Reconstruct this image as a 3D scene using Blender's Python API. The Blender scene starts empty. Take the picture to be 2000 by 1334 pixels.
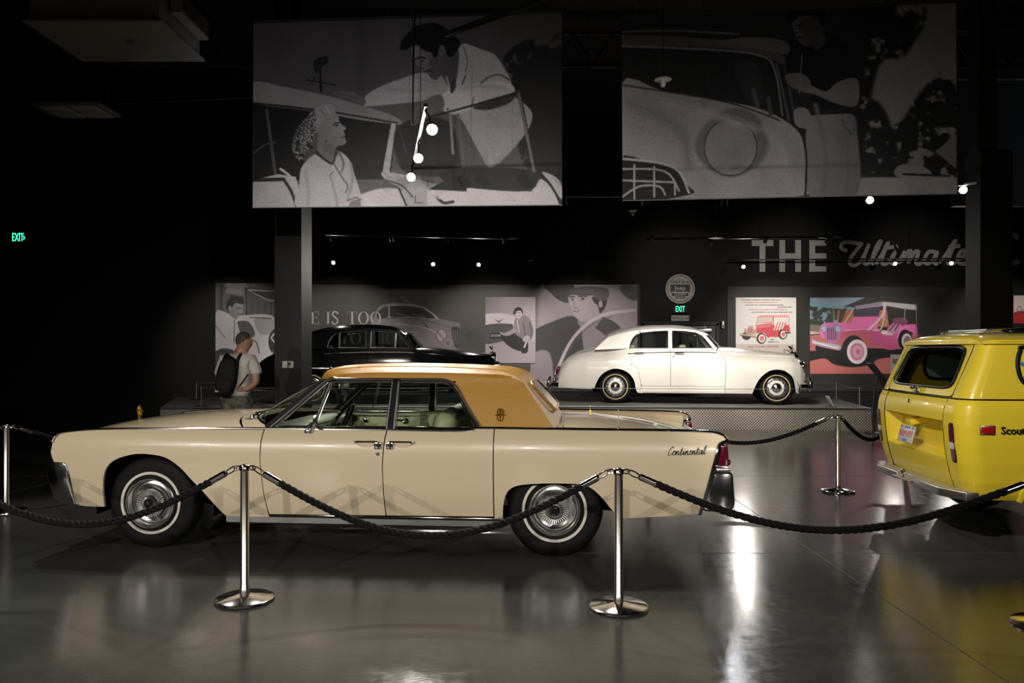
import bpy, bmesh, math, random
import numpy as np
from mathutils import Vector as V, Matrix, Euler
random.seed(4); rng = np.random.default_rng(7)
S = bpy.context.scene
C = S.collection
PZ = .43     # height of the display platform
R = math.radians
PI = math.pi
# ------------------------------------------------------------------ camera
CAMH = 1.54
cd = bpy.data.cameras.new('camera'); cam = bpy.data.objects.new('camera', cd); C.objects.link(cam)
cam.location = (0, 0, CAMH); cam.rotation_euler = (R(90), 0, 0)
cd.sensor_width = 36; cd.lens = 27.0; cd.shift_y = 17 / 2000; cd.clip_end = 200
S.camera = cam
S.view_settings.view_transform = 'Standard'; S.view_settings.look = 'None'
S.view_settings.gamma = 1; S.view_settings.use_curve_mapping = False
S.view_settings.exposure = 0.0
S.cycles.caustics_reflective = False; S.cycles.caustics_refractive = False; S.cycles.sample_clamp_indirect = 4
# ------------------------------------------------------------------ world: a closed dark hall, only a trace of stray light
wd = bpy.data.worlds.new('world'); S.world = wd; wd.use_nodes = True
wd.node_tree.nodes['Background'].inputs[0].default_value = (.9, .95, 1, 1)
wd.node_tree.nodes['Background'].inputs[1].default_value = 0.012
# ------------------------------------------------------------------ lights: track spots and a few added fills
def spot(name, loc, tgt, watts, deg=40, col=(1, .90, .76), blend=.6, rad=.05):
    l = bpy.data.lights.new(name, 'SPOT'); l.energy = watts; l.color = col
    l.spot_size = R(deg); l.spot_blend = blend; l.shadow_soft_size = rad
    o = bpy.data.objects.new(name, l); C.objects.link(o); o.location = loc
    o.rotation_euler = (V(tgt) - V(loc)).to_track_quat('-Z', 'Y').to_euler()
    return o
WARM = (1, .88, .70); NEUT = (1, .93, .84); COOL = (.93, .96, 1)
# lamps on the tracks behind the viewer, shining on the limousine
for x in (-9.0, -6.2, -1.2, 3.5): spot('front_spot', (x, -5.0, 3.9), (x * .1 - 1.0, 6.0, .75), 1250, 40, NEUT)
spot('wagon_spot', (-.5, 2.2, 4.2), (3.6, 6.9, .9), 1000, 38, NEUT)
spot('wagon_spot', (4.5, -3.0, 3.9), (4.6, 6.0, .9), 240, 40, NEUT)
# lamps in the picture, turned towards the viewer
for x, y, d, w in ((844, 253, 7.69, 260), (817, 309, 8.84, 260), (803, 346, 9.8, 260)):
    X = (x - 1000) / 1500 * d; spot('track_spot', (X, d - .03, CAMH - (y - 684) / 1500 * d - .005), (X * .55 - .6, 2.5, .6), w, 80, NEUT)
for x, y, d, w in ((1699, 391, 12.0, 420), (1881, 371, 11.3, 420)):
    X = (x - 1000) / 1500 * d; spot('track_spot', (X, d - .03, CAMH - (y - 684) / 1500 * d - .005), (5.4, 7.2, 1.0), w, 34, NEUT)
spot('floor_spot', (3.31, 11.95, 3.80), (1.2, 4.2, 0), 130, 60, COOL, .9, .16)
for x, y in ((651, 513), (846, 516), (935, 517), (1452, 521), (1748, 515), (1858, 514)):
    X = (x - 1000) / 1500 * 19.45; spot('rear_spot', (X, 19.41, CAMH - (y - 684) / 1500 * 19.45 - .005), (X * .7, 8, .4), 160, 70, NEUT)
# spots over the limousine's bonnet and roof
for x, w in ((-4.4, 260), (-1.8, 320), (.6, 260)): spot('top_spot', (x, 8.2, 4.6), (x + .6, 6.6, 1.0), w, 60, NEUT)
# wall washers under the upper rear tracks, and the row that lights the two saloons
for x, w in ((-7.4, 300), (-4.6, 330), (-.6, 420), (1.8, 420), (6.8, 680), (9.6, 420), (13, 300)): spot('wall_spot', (x, 16.0, 3.75), (x, 20.3, 1.4), w, 54, NEUT, .8)
for x, w in ((4.4, 150), (7.2, 170), (10.5, 110)): spot('lettering_spot', (x, 16.0, 3.8), (x, 20.3, 3.6), w, 50, NEUT, .9)
for x, tx, w in ((1.2, 2.4, 640), (2.6, 4.0, 640), (3.6, 5.6, 640), (-2.6, -3.2, 420), (-5.2, -6.0, 150), (-.6, -1.4, 420)): spot('saloon_spot', (x, 11.9, 3.7), (tx, 15.8, 1.1), w, 50, NEUT)
for x, w in ((-2.6, 34), (-.4, 30), (2.6, 20), (4.6, 14)): spot('banner_fill', (x, 7.9, 3.75), (x * 1.02, 10.2, 4.3), w, 110, COOL, .8)  # added uplights without fittings, standing in for spill light on the banners
spot('soffit_fill', (11.5, 12.0, 3.9), (12.0, 16.1, 6.0), 30, 90, COOL, .9)  # added fill without a fitting, lifts the slate soffit out of black

# ------------------------------------------------------------------ materials
def lin(c):
    return tuple((x / 12.92 if x <= .04045 else ((x + .055) / 1.055) ** 2.4) for x in [v / 255 for v in c])
def mat(name, col, rough=.5, metal=0., coat=0., ior=1.5, emit=0., trans=0.):
    m = bpy.data.materials.new(name); m.use_nodes = True
    b = m.node_tree.nodes['Principled BSDF']
    b.inputs['Base Color'].default_value = (*col, 1); b.inputs['Roughness'].default_value = rough
    b.inputs['Metallic'].default_value = metal; b.inputs['IOR'].default_value = ior
    b.inputs['Coat Weight'].default_value = coat; b.inputs['Coat Roughness'].default_value = .04
    if emit: b.inputs['Emission Color'].default_value = (*col, 1); b.inputs['Emission Strength'].default_value = emit
    return m
def nd(m, t, **k):
    n = m.node_tree.nodes.new(t)
    for a, b in k.items():
        if hasattr(n, a): setattr(n, a, b)
        else: n.inputs[a.replace('_', ' ')].default_value = b
    return n
def lk(m, a, b): m.node_tree.links.new(a, b)
def vary(m, scale=3., amount=.3, rough=0., bump=0., bscale=None, coord='Object', detail=5):
    """procedural mottling of colour, roughness and fine relief"""
    b = m.node_tree.nodes['Principled BSDF']; base = tuple(b.inputs['Base Color'].default_value)
    tc = nd(m, 'ShaderNodeTexCoord'); n = nd(m, 'ShaderNodeTexNoise', Scale=scale, Detail=detail)
    lk(m, tc.outputs[coord], n.inputs['Vector'])
    r = nd(m, 'ShaderNodeValToRGB')
    r.color_ramp.elements[0].position = .3; r.color_ramp.elements[1].position = .7
    r.color_ramp.elements[0].color = (*[c * (1 - amount) for c in base[:3]], 1)
    r.color_ramp.elements[1].color = (*[min(1, c * (1 + amount)) for c in base[:3]], 1)
    lk(m, n.outputs['Fac'], r.inputs[0]); lk(m, r.outputs[0], b.inputs['Base Color'])
    if rough:
        mr = nd(m, 'ShaderNodeMapRange'); r0 = b.inputs['Roughness'].default_value
        mr.inputs['To Min'].default_value = max(0, r0 - rough); mr.inputs['To Max'].default_value = r0 + rough
        lk(m, n.outputs['Fac'], mr.inputs[0]); lk(m, mr.outputs[0], b.inputs['Roughness'])
    if bump:
        n2 = nd(m, 'ShaderNodeTexNoise', Scale=bscale or scale * 8, Detail=3); lk(m, tc.outputs[coord], n2.inputs['Vector'])
        bp = nd(m, 'ShaderNodeBump', Strength=bump, Distance=.01); lk(m, n2.outputs['Fac'], bp.inputs['Height'])
        lk(m, bp.outputs[0], b.inputs['Normal'])
    return m
def glass(name, tint, refl=1.0):
    m = bpy.data.materials.new(name); m.use_nodes = True; nt = m.node_tree; nt.nodes.clear()
    o = nd(m, 'ShaderNodeOutputMaterial'); mx = nd(m, 'ShaderNodeMixShader'); lw = nd(m, 'ShaderNodeLayerWeight', Blend=.5); pw = nd(m, 'ShaderNodeMath', operation='POWER'); pw.inputs[1].default_value = 4.; lk(m, lw.outputs['Facing'], pw.inputs[0]); f = nd(m, 'ShaderNodeMapRange'); f.inputs['To Min'].default_value = .045; f.inputs['To Max'].default_value = .85; lk(m, pw.outputs[0], f.inputs[0])
    t = nd(m, 'ShaderNodeBsdfTransparent'); t.inputs[0].default_value = (*tint, 1)
    g = nd(m, 'ShaderNodeBsdfGlossy'); g.inputs['Roughness'].default_value = .02; g.inputs[0].default_value = (refl, refl, refl, 1)
    lk(m, f.outputs[0], mx.inputs[0]); lk(m, t.outputs[0], mx.inputs[1]); lk(m, g.outputs[0], mx.inputs[2]); lk(m, mx.outputs[0], o.inputs[0])
    return m
M = {}
M['cream'] = mat('cream_paint', (.61, .515, .355), .30, coat=1)
M['cream_int'] = mat('pale_olive_leather', (.40, .40, .27), .45)
vary(M['cream_int'], 6, .08, bump=.15, bscale=120)
M['olive'] = mat('dark_olive_trim', (.07, .075, .055), .45)
M['chrome'] = mat('chrome', (.82, .82, .82), .09, 1)
M['chrome_soft'] = mat('worn_chrome', (.82, .81, .79), .16, 1)
M['satin'] = mat('satin_aluminium', (.62, .61, .60), .32, 1)
M['gold'] = mat('gold_plate', (.83, .52, .12), .18, 1)
M['steel'] = mat('polished_steel', (.70, .67, .64), .13, 1)
M['pole'] = mat('brushed_steel_pole', (.72, .69, .66), .24, 1)
M['rubber'] = mat('tyre_rubber', (.0035, .0035, .0035), .7); vary(M['rubber'], 30, .2)
M['white_rubber'] = mat('whitewall', (.62, .59, .52), .5)
M['gold_rubber'] = mat('gold_stripe', (.62, .48, .22), .45)
M['black'] = mat('black_satin', (.008, .008, .009), .4)
M['black_gloss'] = mat('black_gloss', (.006, .006, .007), .15)
M['under'] = mat('underbody_black', (.002, .002, .002), .9)
M['red_lens'] = mat('red_lens', (.075, .002, .012), .15, coat=1)
M['clear_lens'] = mat('clear_lens', (.75, .72, .68), .12, coat=1)
M['glass_green'] = glass('green_tinted_glass', (.80, .87, .78))
M['glass_dark'] = glass('smoked_glass', (.30, .33, .30))
M['glass_clear'] = glass('clear_glass', (.82, .86, .84))
M['white_paint'] = mat('white_paint', (.80, .77, .70), .28, coat=1)
M['black_paint'] = mat('black_paint', (.004, .004, .0045), .12, coat=1)
M['yellow'] = mat('yellow_paint', (.86, .66, .035),   .36, coat=.4)
M['rope'] = mat('black_rope', (.0038, .0038, .0042), .7); vary(M['rope'], 90, .4, bump=.4, bscale=300)
M['wall_black'] = mat('matt_black_wall', (.0042, .0042, .0046), .75); vary(M['wall_black'], 1.5, .2, bump=.05, bscale=60)
M['panel_grey'] = mat('warm_grey_panel', (.018, .017, .0155), .6); vary(M['panel_grey'], 2, .1)
M['col_grey'] = mat('dark_grey_column', (.0105, .0105, .011), .6); vary(M['col_grey'], 3, .12)
M['letter'] = mat('silver_letter', (.50, .49, .46), .4)
M['white_print'] = mat('white_print', (.70, .68, .64), .5)
M['ink'] = mat('black_ink', (.015, .014, .014), .5)
M['pink_ink'] = mat('pink_ink', (.62, .09, .13), .5)
M['sign_grey'] = mat('sign_grey', (.48, .45, .41), .5)
M['lamp'] = mat('lamp_lens', (1, .93, .82), .3, emit=60)
M['exit'] = mat('exit_green', (.06, .95, .50), .3, emit=1.6)
M['plastic_white'] = mat('white_plastic', (.60, .58, .55), .4)
M['carpet'] = mat('grey_carpet', (.16, .155, .15), .9); vary(M['carpet'], 40, .15, bump=.3, bscale=400)
M['skin'] = mat('skin', (.42, .22, .15), .5); vary(M['skin'], 20, .1)
M['hair'] = mat('grey_hair', (.06, .055, .05), .7); vary(M['hair'], 60, .6, bump=.6, bscale=200)
M['shirt'] = mat('white_cotton', (.58, .56, .53), .8); vary(M['shirt'], 12, .06, bump=.5, bscale=18)
M['pack'] = mat('black_nylon', (.006, .006, .0065), .75); vary(M['pack'], 20, .3, bump=.3, bscale=40)
M['camo'] = mat('camouflage_cloth', (.10, .10, .08), .85); vary(M['camo'], 14, .65, detail=1)
M['truss'] = mat('dark_steel', (.03, .03, .032), .5)
M['duct'] = mat('grey_sheet_metal', (.20, .20, .20), .5); vary(M['duct'], 3, .1)
M['seat_dark'] = mat('dark_leather', (.05, .05, .042), .4)
M['wood'] = mat('walnut', (.16, .07, .03), .3); vary(M['wood'], 8, .4)
for k_, s_ in (('rope', .18), ('rubber', .22), ('under', .05), ('pack', .3), ('black', .3), ('yellow', .35)): M[k_].node_tree.nodes['Principled BSDF'].inputs['Specular IOR Level'].default_value = s_
# woven vinyl of the padded roof
m = M['vinyl'] = mat('golden_woven_vinyl', (.48, .255, .055), .36)
tc = nd(m, 'ShaderNodeTexCoord'); sx = nd(m, 'ShaderNodeSeparateXYZ'); bs = m.node_tree.nodes['Principled BSDF']
nz = nd(m, 'ShaderNodeTexNoise', Scale=9, Detail=2); lk(m, tc.outputs['Object'], nz.inputs['Vector'])
vm = nd(m, 'ShaderNodeVectorMath', operation='MULTIPLY_ADD'); vm.inputs[1].default_value = (.012, .012, .012); lk(m, nz.outputs['Color'], vm.inputs[0]); lk(m, tc.outputs['Object'], vm.inputs[2]); lk(m, vm.outputs[0], sx.inputs[0])
def mth(op, a, b=None):
    n = nd(m, 'ShaderNodeMath', operation=op)
    for i, q in enumerate((a, b)):
        if q is None: continue
        if isinstance(q, (int, float)): n.inputs[i].default_value = q
        else: lk(m, q, n.inputs[i])
    return n.outputs[0]
wv = mth('MULTIPLY', mth('SINE', mth('MULTIPLY', sx.outputs[0], 300.)), mth('SINE', mth('MULTIPLY', mth('ADD', sx.outputs[1], sx.outputs[2]), 380.)))
rp = nd(m, 'ShaderNodeMapRange'); rp.inputs['From Min'].default_value = -1.; lk(m, wv, rp.inputs[0])
cm = nd(m, 'ShaderNodeValToRGB'); cm.color_ramp.elements[0].color = (.30, .148, .016, 1); cm.color_ramp.elements[1].color = (.45, .232, .030, 1); lk(m, rp.outputs[0], cm.inputs[0]); lk(m, cm.outputs[0], bs.inputs['Base Color'])
bp = nd(m, 'ShaderNodeBump', Strength=.35, Distance=.004); lk(m, rp.outputs[0], bp.inputs['Height']); lk(m, bp.outputs[0], bs.inputs['Normal'])
bs.inputs['Specular IOR Level'].default_value = .3
# diamond tread plate
def tread(name, col, metal, rough, sc):
    m = mat(name, col, rough, metal); tc = nd(m, 'ShaderNodeTexCoord'); mp = nd(m, 'ShaderNodeMapping')
    mp.inputs['Rotation'].default_value = (R(90), 0, R(0)) if sc > 0 else (0, 0, 0)
    sc = abs(sc)
    lk(m, tc.outputs['Object'], mp.inputs[0]); sx = nd(m, 'ShaderNodeSeparateXYZ'); lk(m, mp.outputs[0], sx.inputs[0])
    def mth(op, a, b=None):
        n = nd(m, 'ShaderNodeMath', operation=op)
        for i, q in enumerate((a, b)):
            if q is None: continue
            if isinstance(q, (int, float)): n.inputs[i].default_value = q
            else: lk(m, q, n.inputs[i])
        return n.outputs[0]
    u = mth('MULTIPLY', mth('ADD', sx.outputs[0], sx.outputs[1]), sc); v = mth('MULTIPLY', mth('SUBTRACT', sx.outputs[0], sx.outputs[1]), sc)
    f = mth('MULTIPLY', mth('SINE', u), mth('SINE', v))
    rp = nd(m, 'ShaderNodeValToRGB'); rp.color_ramp.elements[0].position = .25; rp.color_ramp.elements[1].position = .55
    rp.color_ramp.elements[0].color = (*col, 1); rp.color_ramp.elements[1].color = (*[min(1, c * 1.7) for c in col], 1)
    lk(m, mth('ABSOLUTE', f), rp.inputs[0]); b = m.node_tree.nodes['Principled BSDF']; lk(m, rp.outputs[0], b.inputs['Base Color'])
    bp = nd(m, 'ShaderNodeBump', Strength=.8, Distance=.006); lk(m, mth('ABSOLUTE', f), bp.inputs['Height']); lk(m, bp.outputs[0], b.inputs['Normal'])
    return m
M['tread'] = tread('diamond_tread_plate', (.24, .22, .19), .55, .45, 58.)
M['tread_top'] = tread('diamond_tread_step', (.50, .49, .46), .8, .4, -75.)
# polished concrete floor
m = M['floor'] = mat('polished_concrete', (.052, .052, .048), .16)
b = m.node_tree.nodes['Principled BSDF']; tc = nd(m, 'ShaderNodeTexCoord')
n1 = nd(m, 'ShaderNodeTexNoise', Scale=.7, Detail=6, Roughness=.6); lk(m, tc.outputs['Object'], n1.inputs['Vector'])
r1 = nd(m, 'ShaderNodeValToRGB'); r1.color_ramp.elements[0].color = (.040, .041, .040, 1); r1.color_ramp.elements[1].color = (.074, .073, .067, 1)
r1.color_ramp.elements[0].position = .35; r1.color_ramp.elements[1].position = .68
lk(m, n1.outputs['Fac'], r1.inputs[0]); lk(m, r1.outputs[0], b.inputs['Base Color'])
n2 = nd(m, 'ShaderNodeTexNoise', Scale=14, Detail=8, Roughness=.7); lk(m, tc.outputs['Object'], n2.inputs['Vector'])
mr = nd(m, 'ShaderNodeMapRange'); mr.inputs['From Min'].default_value = .35; mr.inputs['From Max'].default_value = .65
mr.inputs['To Min'].default_value = .11; mr.inputs['To Max'].default_value = .19; lk(m, n2.outputs['Fac'], mr.inputs[0]); lk(m, mr.outputs[0], b.inputs['Roughness'])
mp = nd(m, 'ShaderNodeMapping'); mp.inputs['Scale'].default_value = (1, 9, 1); mp.inputs['Rotation'].default_value = (0, 0, R(24)); lk(m, tc.outputs['Object'], mp.inputs[0])
n3 = nd(m, 'ShaderNodeTexNoise', Scale=22, Detail=4); lk(m, mp.outputs[0], n3.inputs['Vector'])
bp = nd(m, 'ShaderNodeBump', Strength=.05, Distance=.01); lk(m, n3.outputs['Fac'], bp.inputs['Height']); lk(m, bp.outputs[0], b.inputs['Normal'])
# printed pictures: colour of the print is stored per vertex
m = M['print'] = mat('printed_picture', (.5, .5, .5), .55)
at = nd(m, 'ShaderNodeVertexColor', layer_name='print'); lk(m, at.outputs[0], m.node_tree.nodes['Principled BSDF'].inputs['Base Color'])

# ------------------------------------------------------------------ mesh helpers
def tag(o, label=None, cat=None, group=None, kind=None):
    for k, v in (('label', label), ('category', cat), ('group', group), ('kind', kind)):
        if v: o[k] = v
    return o
def empty(name, loc=(0, 0, 0), rz=0., **k):
    o = bpy.data.objects.new(name, None); C.objects.link(o); o.location = loc; o.rotation_euler = (0, 0, rz); o.empty_display_size = .2
    return tag(o, **k)
def link(name, me, parent=None, loc=None, rot=None):
    o = bpy.data.objects.new(name, me); C.objects.link(o)
    if parent: o.parent = parent
    if loc: o.location = loc
    if rot: o.rotation_euler = rot
    return o
class B:
    def __init__(s): s.v = []; s.f = []; s.mi = []
    def add(s, vs, fs, mi=0):
        n = len(s.v); s.v += [tuple(p) for p in vs]; s.f += [tuple(i + n for i in f) for f in fs]; s.mi += [mi] * len(fs); return s
    def box(s, c, d, bev=0., rot=None, mi=0, seg=2):
        bm = bmesh.new(); bmesh.ops.create_cube(bm, size=1)
        bmesh.ops.scale(bm, vec=d, verts=bm.verts)
        if bev: bmesh.ops.bevel(bm, geom=bm.edges[:], offset=min(bev, min(d) * .49), segments=seg, affect='EDGES', profile=.5)
        if rot is not None: bmesh.ops.rotate(bm, matrix=(Euler(rot).to_matrix() if not isinstance(rot, Matrix) else rot), verts=bm.verts)
        bmesh.ops.translate(bm, vec=c, verts=bm.verts); return s.bm(bm, mi)
    def bm(s, bm, mi=0):
        bm.verts.index_update(); s.add([v.co[:] for v in bm.verts], [[v.index for v in f.verts] for f in bm.faces], mi); bm.free(); return s
    def tube(s, path, r, n=8, cap=True, closed=False, mi=0, flat=1., up=None):
        P = [V(p) for p in path]; k = len(P); rs = r if isinstance(r, (list, tuple)) else [r] * k
        T = []
        for i in range(k):
            a = P[(i - 1) % k] if (closed or i) else P[i]; b = P[(i + 1) % k] if (closed or i < k - 1) else P[i]
            t = (b - a); T.append(t.normalized() if t.length > 1e-9 else V((0, 0, 1)))
        u = V(up) if up else T[0].orthogonal().normalized() if abs(T[0].z) > .95 else T[0].cross(V((0, 0, 1))).normalized()
        vs = []
        for i in range(k):
            u = (u - T[i] * u.dot(T[i]))
            if u.length < 1e-6: u = T[i].orthogonal()
            u.normalize(); w = T[i].cross(u)
            for j in range(n):
                a = 2 * PI * j / n; vs.append(P[i] + u * (rs[i] * math.cos(a)) + w * (rs[i] * flat * math.sin(a)))
        fs = []
        for i in range(k if closed else k - 1):
            for j in range(n):
                a, b_ = i * n + j, i * n + (j + 1) % n; c, d = ((i + 1) % k) * n + (j + 1) % n, ((i + 1) % k) * n + j
                fs.append((a, b_, c, d))
        if cap and not closed: fs += [tuple(range(n))[::-1], tuple(range((k - 1) * n, k * n))]
        return s.add(vs, fs, mi)
    def lathe(s, prof, n=32, o=(0, 0, 0), ax='Z', mi=0, cap=False):
        """prof: (radius, height); the axis runs along ax"""
        vs = []; fs = []
        for (r, h) in prof:
            for j in range(n):
                a = 2 * PI * j / n; x, y = r * math.cos(a), r * math.sin(a)
                p = {'Z': (x, y, h), 'Y': (x, h, y), 'X': (h, x, y), '-Y': (x, -h, y)}[ax]
                vs.append((p[0] + o[0], p[1] + o[1], p[2] + o[2]))
        k = len(prof)
        for i in range(k - 1):
            for j in range(n): fs.append((i * n + j, i * n + (j + 1) % n, (i + 1) * n + (j + 1) % n, (i + 1) * n + j))
        if cap: fs += [tuple(range(n))[::-1], tuple(range((k - 1) * n, k * n))]
        return s.add(vs, fs, mi)
    def grid(s, G, mi=0, flip=False, off=None):
        """G[i][j] points; off gives the sheet a thickness with rims"""
        a, b = len(G), len(G[0]); vs = [p for row in G for p in row]
        fs = [(i * b + j, i * b + j + 1, (i + 1) * b + j + 1, (i + 1) * b + j) for i in range(a - 1) for j in range(b - 1)]
        if off is not None:
            n = a * b; vs = vs + [(p[0] + off[0], p[1] + off[1], p[2] + off[2]) for p in vs]
            fs += [(f[3] + n, f[2] + n, f[1] + n, f[0] + n) for f in fs]
            ring = [(0, j) for j in range(b)] + [(i, b - 1) for i in range(1, a)] + [(a - 1, j) for j in range(b - 2, -1, -1)] + [(i, 0) for i in range(a - 2, 0, -1)]
            ring = [i * b + j for i, j in ring]
            for q in range(len(ring)): x, y = ring[q], ring[(q + 1) % len(ring)]; fs.append((y, x, x + n, y + n))
        if flip: fs = [f[::-1] for f in fs]
        return s.add(vs, fs, mi)
    def prism(s, poly, a, b, plane='XZ', mi=0, bev=0.):
        """polygon extruded from a to b along the plane's normal"""
        def P(p, h): return {'XZ': (p[0], h, p[1]), 'XY': (p[0], p[1], h), 'YZ': (h, p[0], p[1])}[plane]
        n = len(poly)
        if bev:
            bm = bmesh.new(); vs = [bm.verts.new(P(p, a)) for p in poly]; f = bm.faces.new(vs)
            r = bmesh.ops.extrude_face_region(bm, geom=[f]); d = V(P((0, 0), b)) - V(P((0, 0), a))
            bmesh.ops.translate(bm, vec=d, verts=[e for e in r['geom'] if isinstance(e, bmesh.types.BMVert)])
            bmesh.ops.bevel(bm, geom=bm.edges[:], offset=bev, segments=3, affect='EDGES', profile=.5); return s.bm(bm, mi)
        return s.add([P(p, a) for p in poly] + [P(p, b) for p in poly],
                     [tuple(range(n)), tuple(range(2 * n - 1, n - 1, -1))] + [(i, i + n, (i + 1) % n + n, (i + 1) % n) for i in range(n)], mi)
    def bar(s, p, q, w, d, up=(0, 1, 0), mi=0):
        """flat bar from p to q: w across, d along up"""
        p, q = V(p), V(q); t = (q - p).normalized(); u = V(up); u = (u - t * u.dot(t)).normalized(); k = t.cross(u)
        vs = [e + k * (a * w / 2) + u * (c * d / 2) for e in (p, q) for a, c in ((-1, -1), (1, -1), (1, 1), (-1, 1))]
        return s.add(vs, [(3, 2, 1, 0), (4, 5, 6, 7)] + [(i, (i + 1) % 4, (i + 1) % 4 + 4, i + 4) for i in range(4)], mi)
    def mirror(s):
        t = B(); t.v = [(x, -y, z) for x, y, z in s.v]; t.f = [f[::-1] for f in s.f]; t.mi = s.mi[:]; return t
    def mesh(s, name, mats, smooth=38, fix=True, weld=0.):
        me = bpy.data.meshes.new(name); me.from_pydata(s.v, [], s.f)
        for q in (mats if isinstance(mats, (list, tuple)) else [mats]): me.materials.append(q)
        me.polygons.foreach_set('material_index', s.mi)
        if weld or fix:
            bm = bmesh.new(); bm.from_mesh(me)
            if weld: bmesh.ops.remove_doubles(bm, verts=bm.verts, dist=weld)
            if fix: bmesh.ops.recalc_face_normals(bm, faces=bm.faces)
            bm.to_mesh(me); bm.free()
        if smooth:
            me.polygons.foreach_set('use_smooth', [True] * len(me.polygons)); me.set_sharp_from_angle(angle=R(smooth))
        me.update(); return me
    def obj(s, name, mats, parent=None, loc=None, rot=None, **k):
        return link(name, s.mesh(name, mats, **k), parent, loc, rot)
def ip(pts, x):
    """piecewise linear value through sorted (x, y) points"""
    return float(np.interp(x, [p[0] for p in pts], [p[1] for p in pts]))
def cr(pts, k=6, closed=False):
    """Catmull-Rom through the points"""
    P = [np.array(p, float) for p in pts]; n = len(P); out = []
    for i in range(n if closed else n - 1):
        a = P[(i - 1) % n] if (closed or i) else P[0]; b, c = P[i], P[(i + 1) % n]; d = P[(i + 2) % n] if (closed or i < n - 2) else P[-1]
        for j in range(k):
            t = j / k; out.append(tuple(.5 * (2 * b + (c - a) * t + (2 * a - 5 * b + 4 * c - d) * t * t + (3 * b - a - 3 * c + d) * t ** 3)))
    if not closed: out.append(tuple(P[-1]))
    return out
def resamp(pts, n):
    P = np.array(pts, float); d = np.r_[0, np.cumsum(np.linalg.norm(np.diff(P, axis=0), axis=1))]; t = np.linspace(0, d[-1], n)
    return [tuple(np.interp(a, d, P[:, k]) for k in range(P.shape[1])) for a in t]
def panel(bottom, top, yf, sy, left=None, right=None, nv=10, th=.02, vpow=1.):
    """sheet-metal side panel: Coons patch between a bottom and a top outline (x, z); yf(x, z) is the half width, sy the side"""
    b0, b1 = bottom[0], bottom[-1]; t0, t1 = top[0], top[-1]
    us = [(p[0] - b0[0]) / (b1[0] - b0[0]) for p in bottom]
    tops = [(ip([((q[0] - t0[0]) / (t1[0] - t0[0]), q[0]) for q in top], u), ip([((q[0] - t0[0]) / (t1[0] - t0[0]), q[1]) for q in top], u)) for u in us]
    vs = [(i / nv) ** vpow for i in range(nv + 1)]
    def side(c, a, b):
        if not c: return [np.array(a) * (1 - v) + np.array(b) * v for v in vs]
        return [np.array([np.interp(v, np.linspace(0, 1, 41), [q[k] for q in resamp([a] + list(c) + [b], 41)]) for k in (0, 1)]) for v in vs]
    Lf, Rt = side(left, b0, t0), side(right, b1, t1); G = []
    for i, v in enumerate(vs):
        row = []
        for j, u in enumerate(us):
            bt, tp = np.array(bottom[j]), np.array(tops[j])
            p = (1 - v) * bt + v * tp + (1 - u) * Lf[i] + u * Rt[i] - ((1 - u) * ((1 - v) * np.array(b0) + v * np.array(t0)) + u * ((1 - v) * np.array(b1) + v * np.array(t1)))
            row.append((p[0], sy * yf(p[0], p[1]), p[1]))
        G.append(row)
    bb = B(); bb.grid(G, off=(0, -sy * th, 0)); return bb
def dens(pts, step=.06):
    """add points along a polyline so that no piece is longer than step"""
    o = [pts[0]]
    for a, b in zip(pts, pts[1:]):
        n = max(1, int(math.dist(a, b) / step)); o += [tuple(a[k] + (b[k] - a[k]) * i / n for k in range(len(a))) for i in range(1, n + 1)]
    return o
def crown(edge, center, yf, ny=14, pw=2.2, th=.015):
    """crowned sheet between the two mirrored edge paths (x, z) over the centre path"""
    n = max(len(edge), 12); e = resamp(edge, n); c = resamp(center, n); G = []
    for (ex, ez), (cx, cz) in zip(e, c):
        ye = yf(ex, ez) if callable(yf) else yf; row = []
        for j in range(-ny, ny + 1):
            t = math.sin(j / ny * PI / 2) if ny > 8 else j / ny; k = 1 - abs(t) ** pw
            row.append((ex + (cx - ex) * k, ye * t, ez + (cz - ez) * k))
        G.append(row)
    b = B(); b.grid(G, off=(0, 0, -th)); return b
def text(name, s, size, mt, parent, loc, rot=(R(90), 0, 0), ext=.002, sx=1., align='CENTER', bold=0.):
    cu = bpy.data.curves.new('t', 'FONT'); cu.body = s; cu.size = size; cu.extrude = ext; cu.align_x = align; cu.align_y = 'CENTER'; cu.resolution_u = 2; cu.offset = bold
    o = bpy.data.objects.new('t', cu); C.objects.link(o)
    me = bpy.data.meshes.new_from_object(o); bpy.data.objects.remove(o); me.name = name
    me.materials.clear(); me.materials.append(mt)
    r = link(name, me, parent, loc, rot); r.scale = (sx, 1, 1); return r
def px(x, y, d):
    """world point seen at photograph position x, y and standing d metres away"""
    return V(((x - 1000) / 1500 * d, d, CAMH - (y - 684) / 1500 * d))
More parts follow.
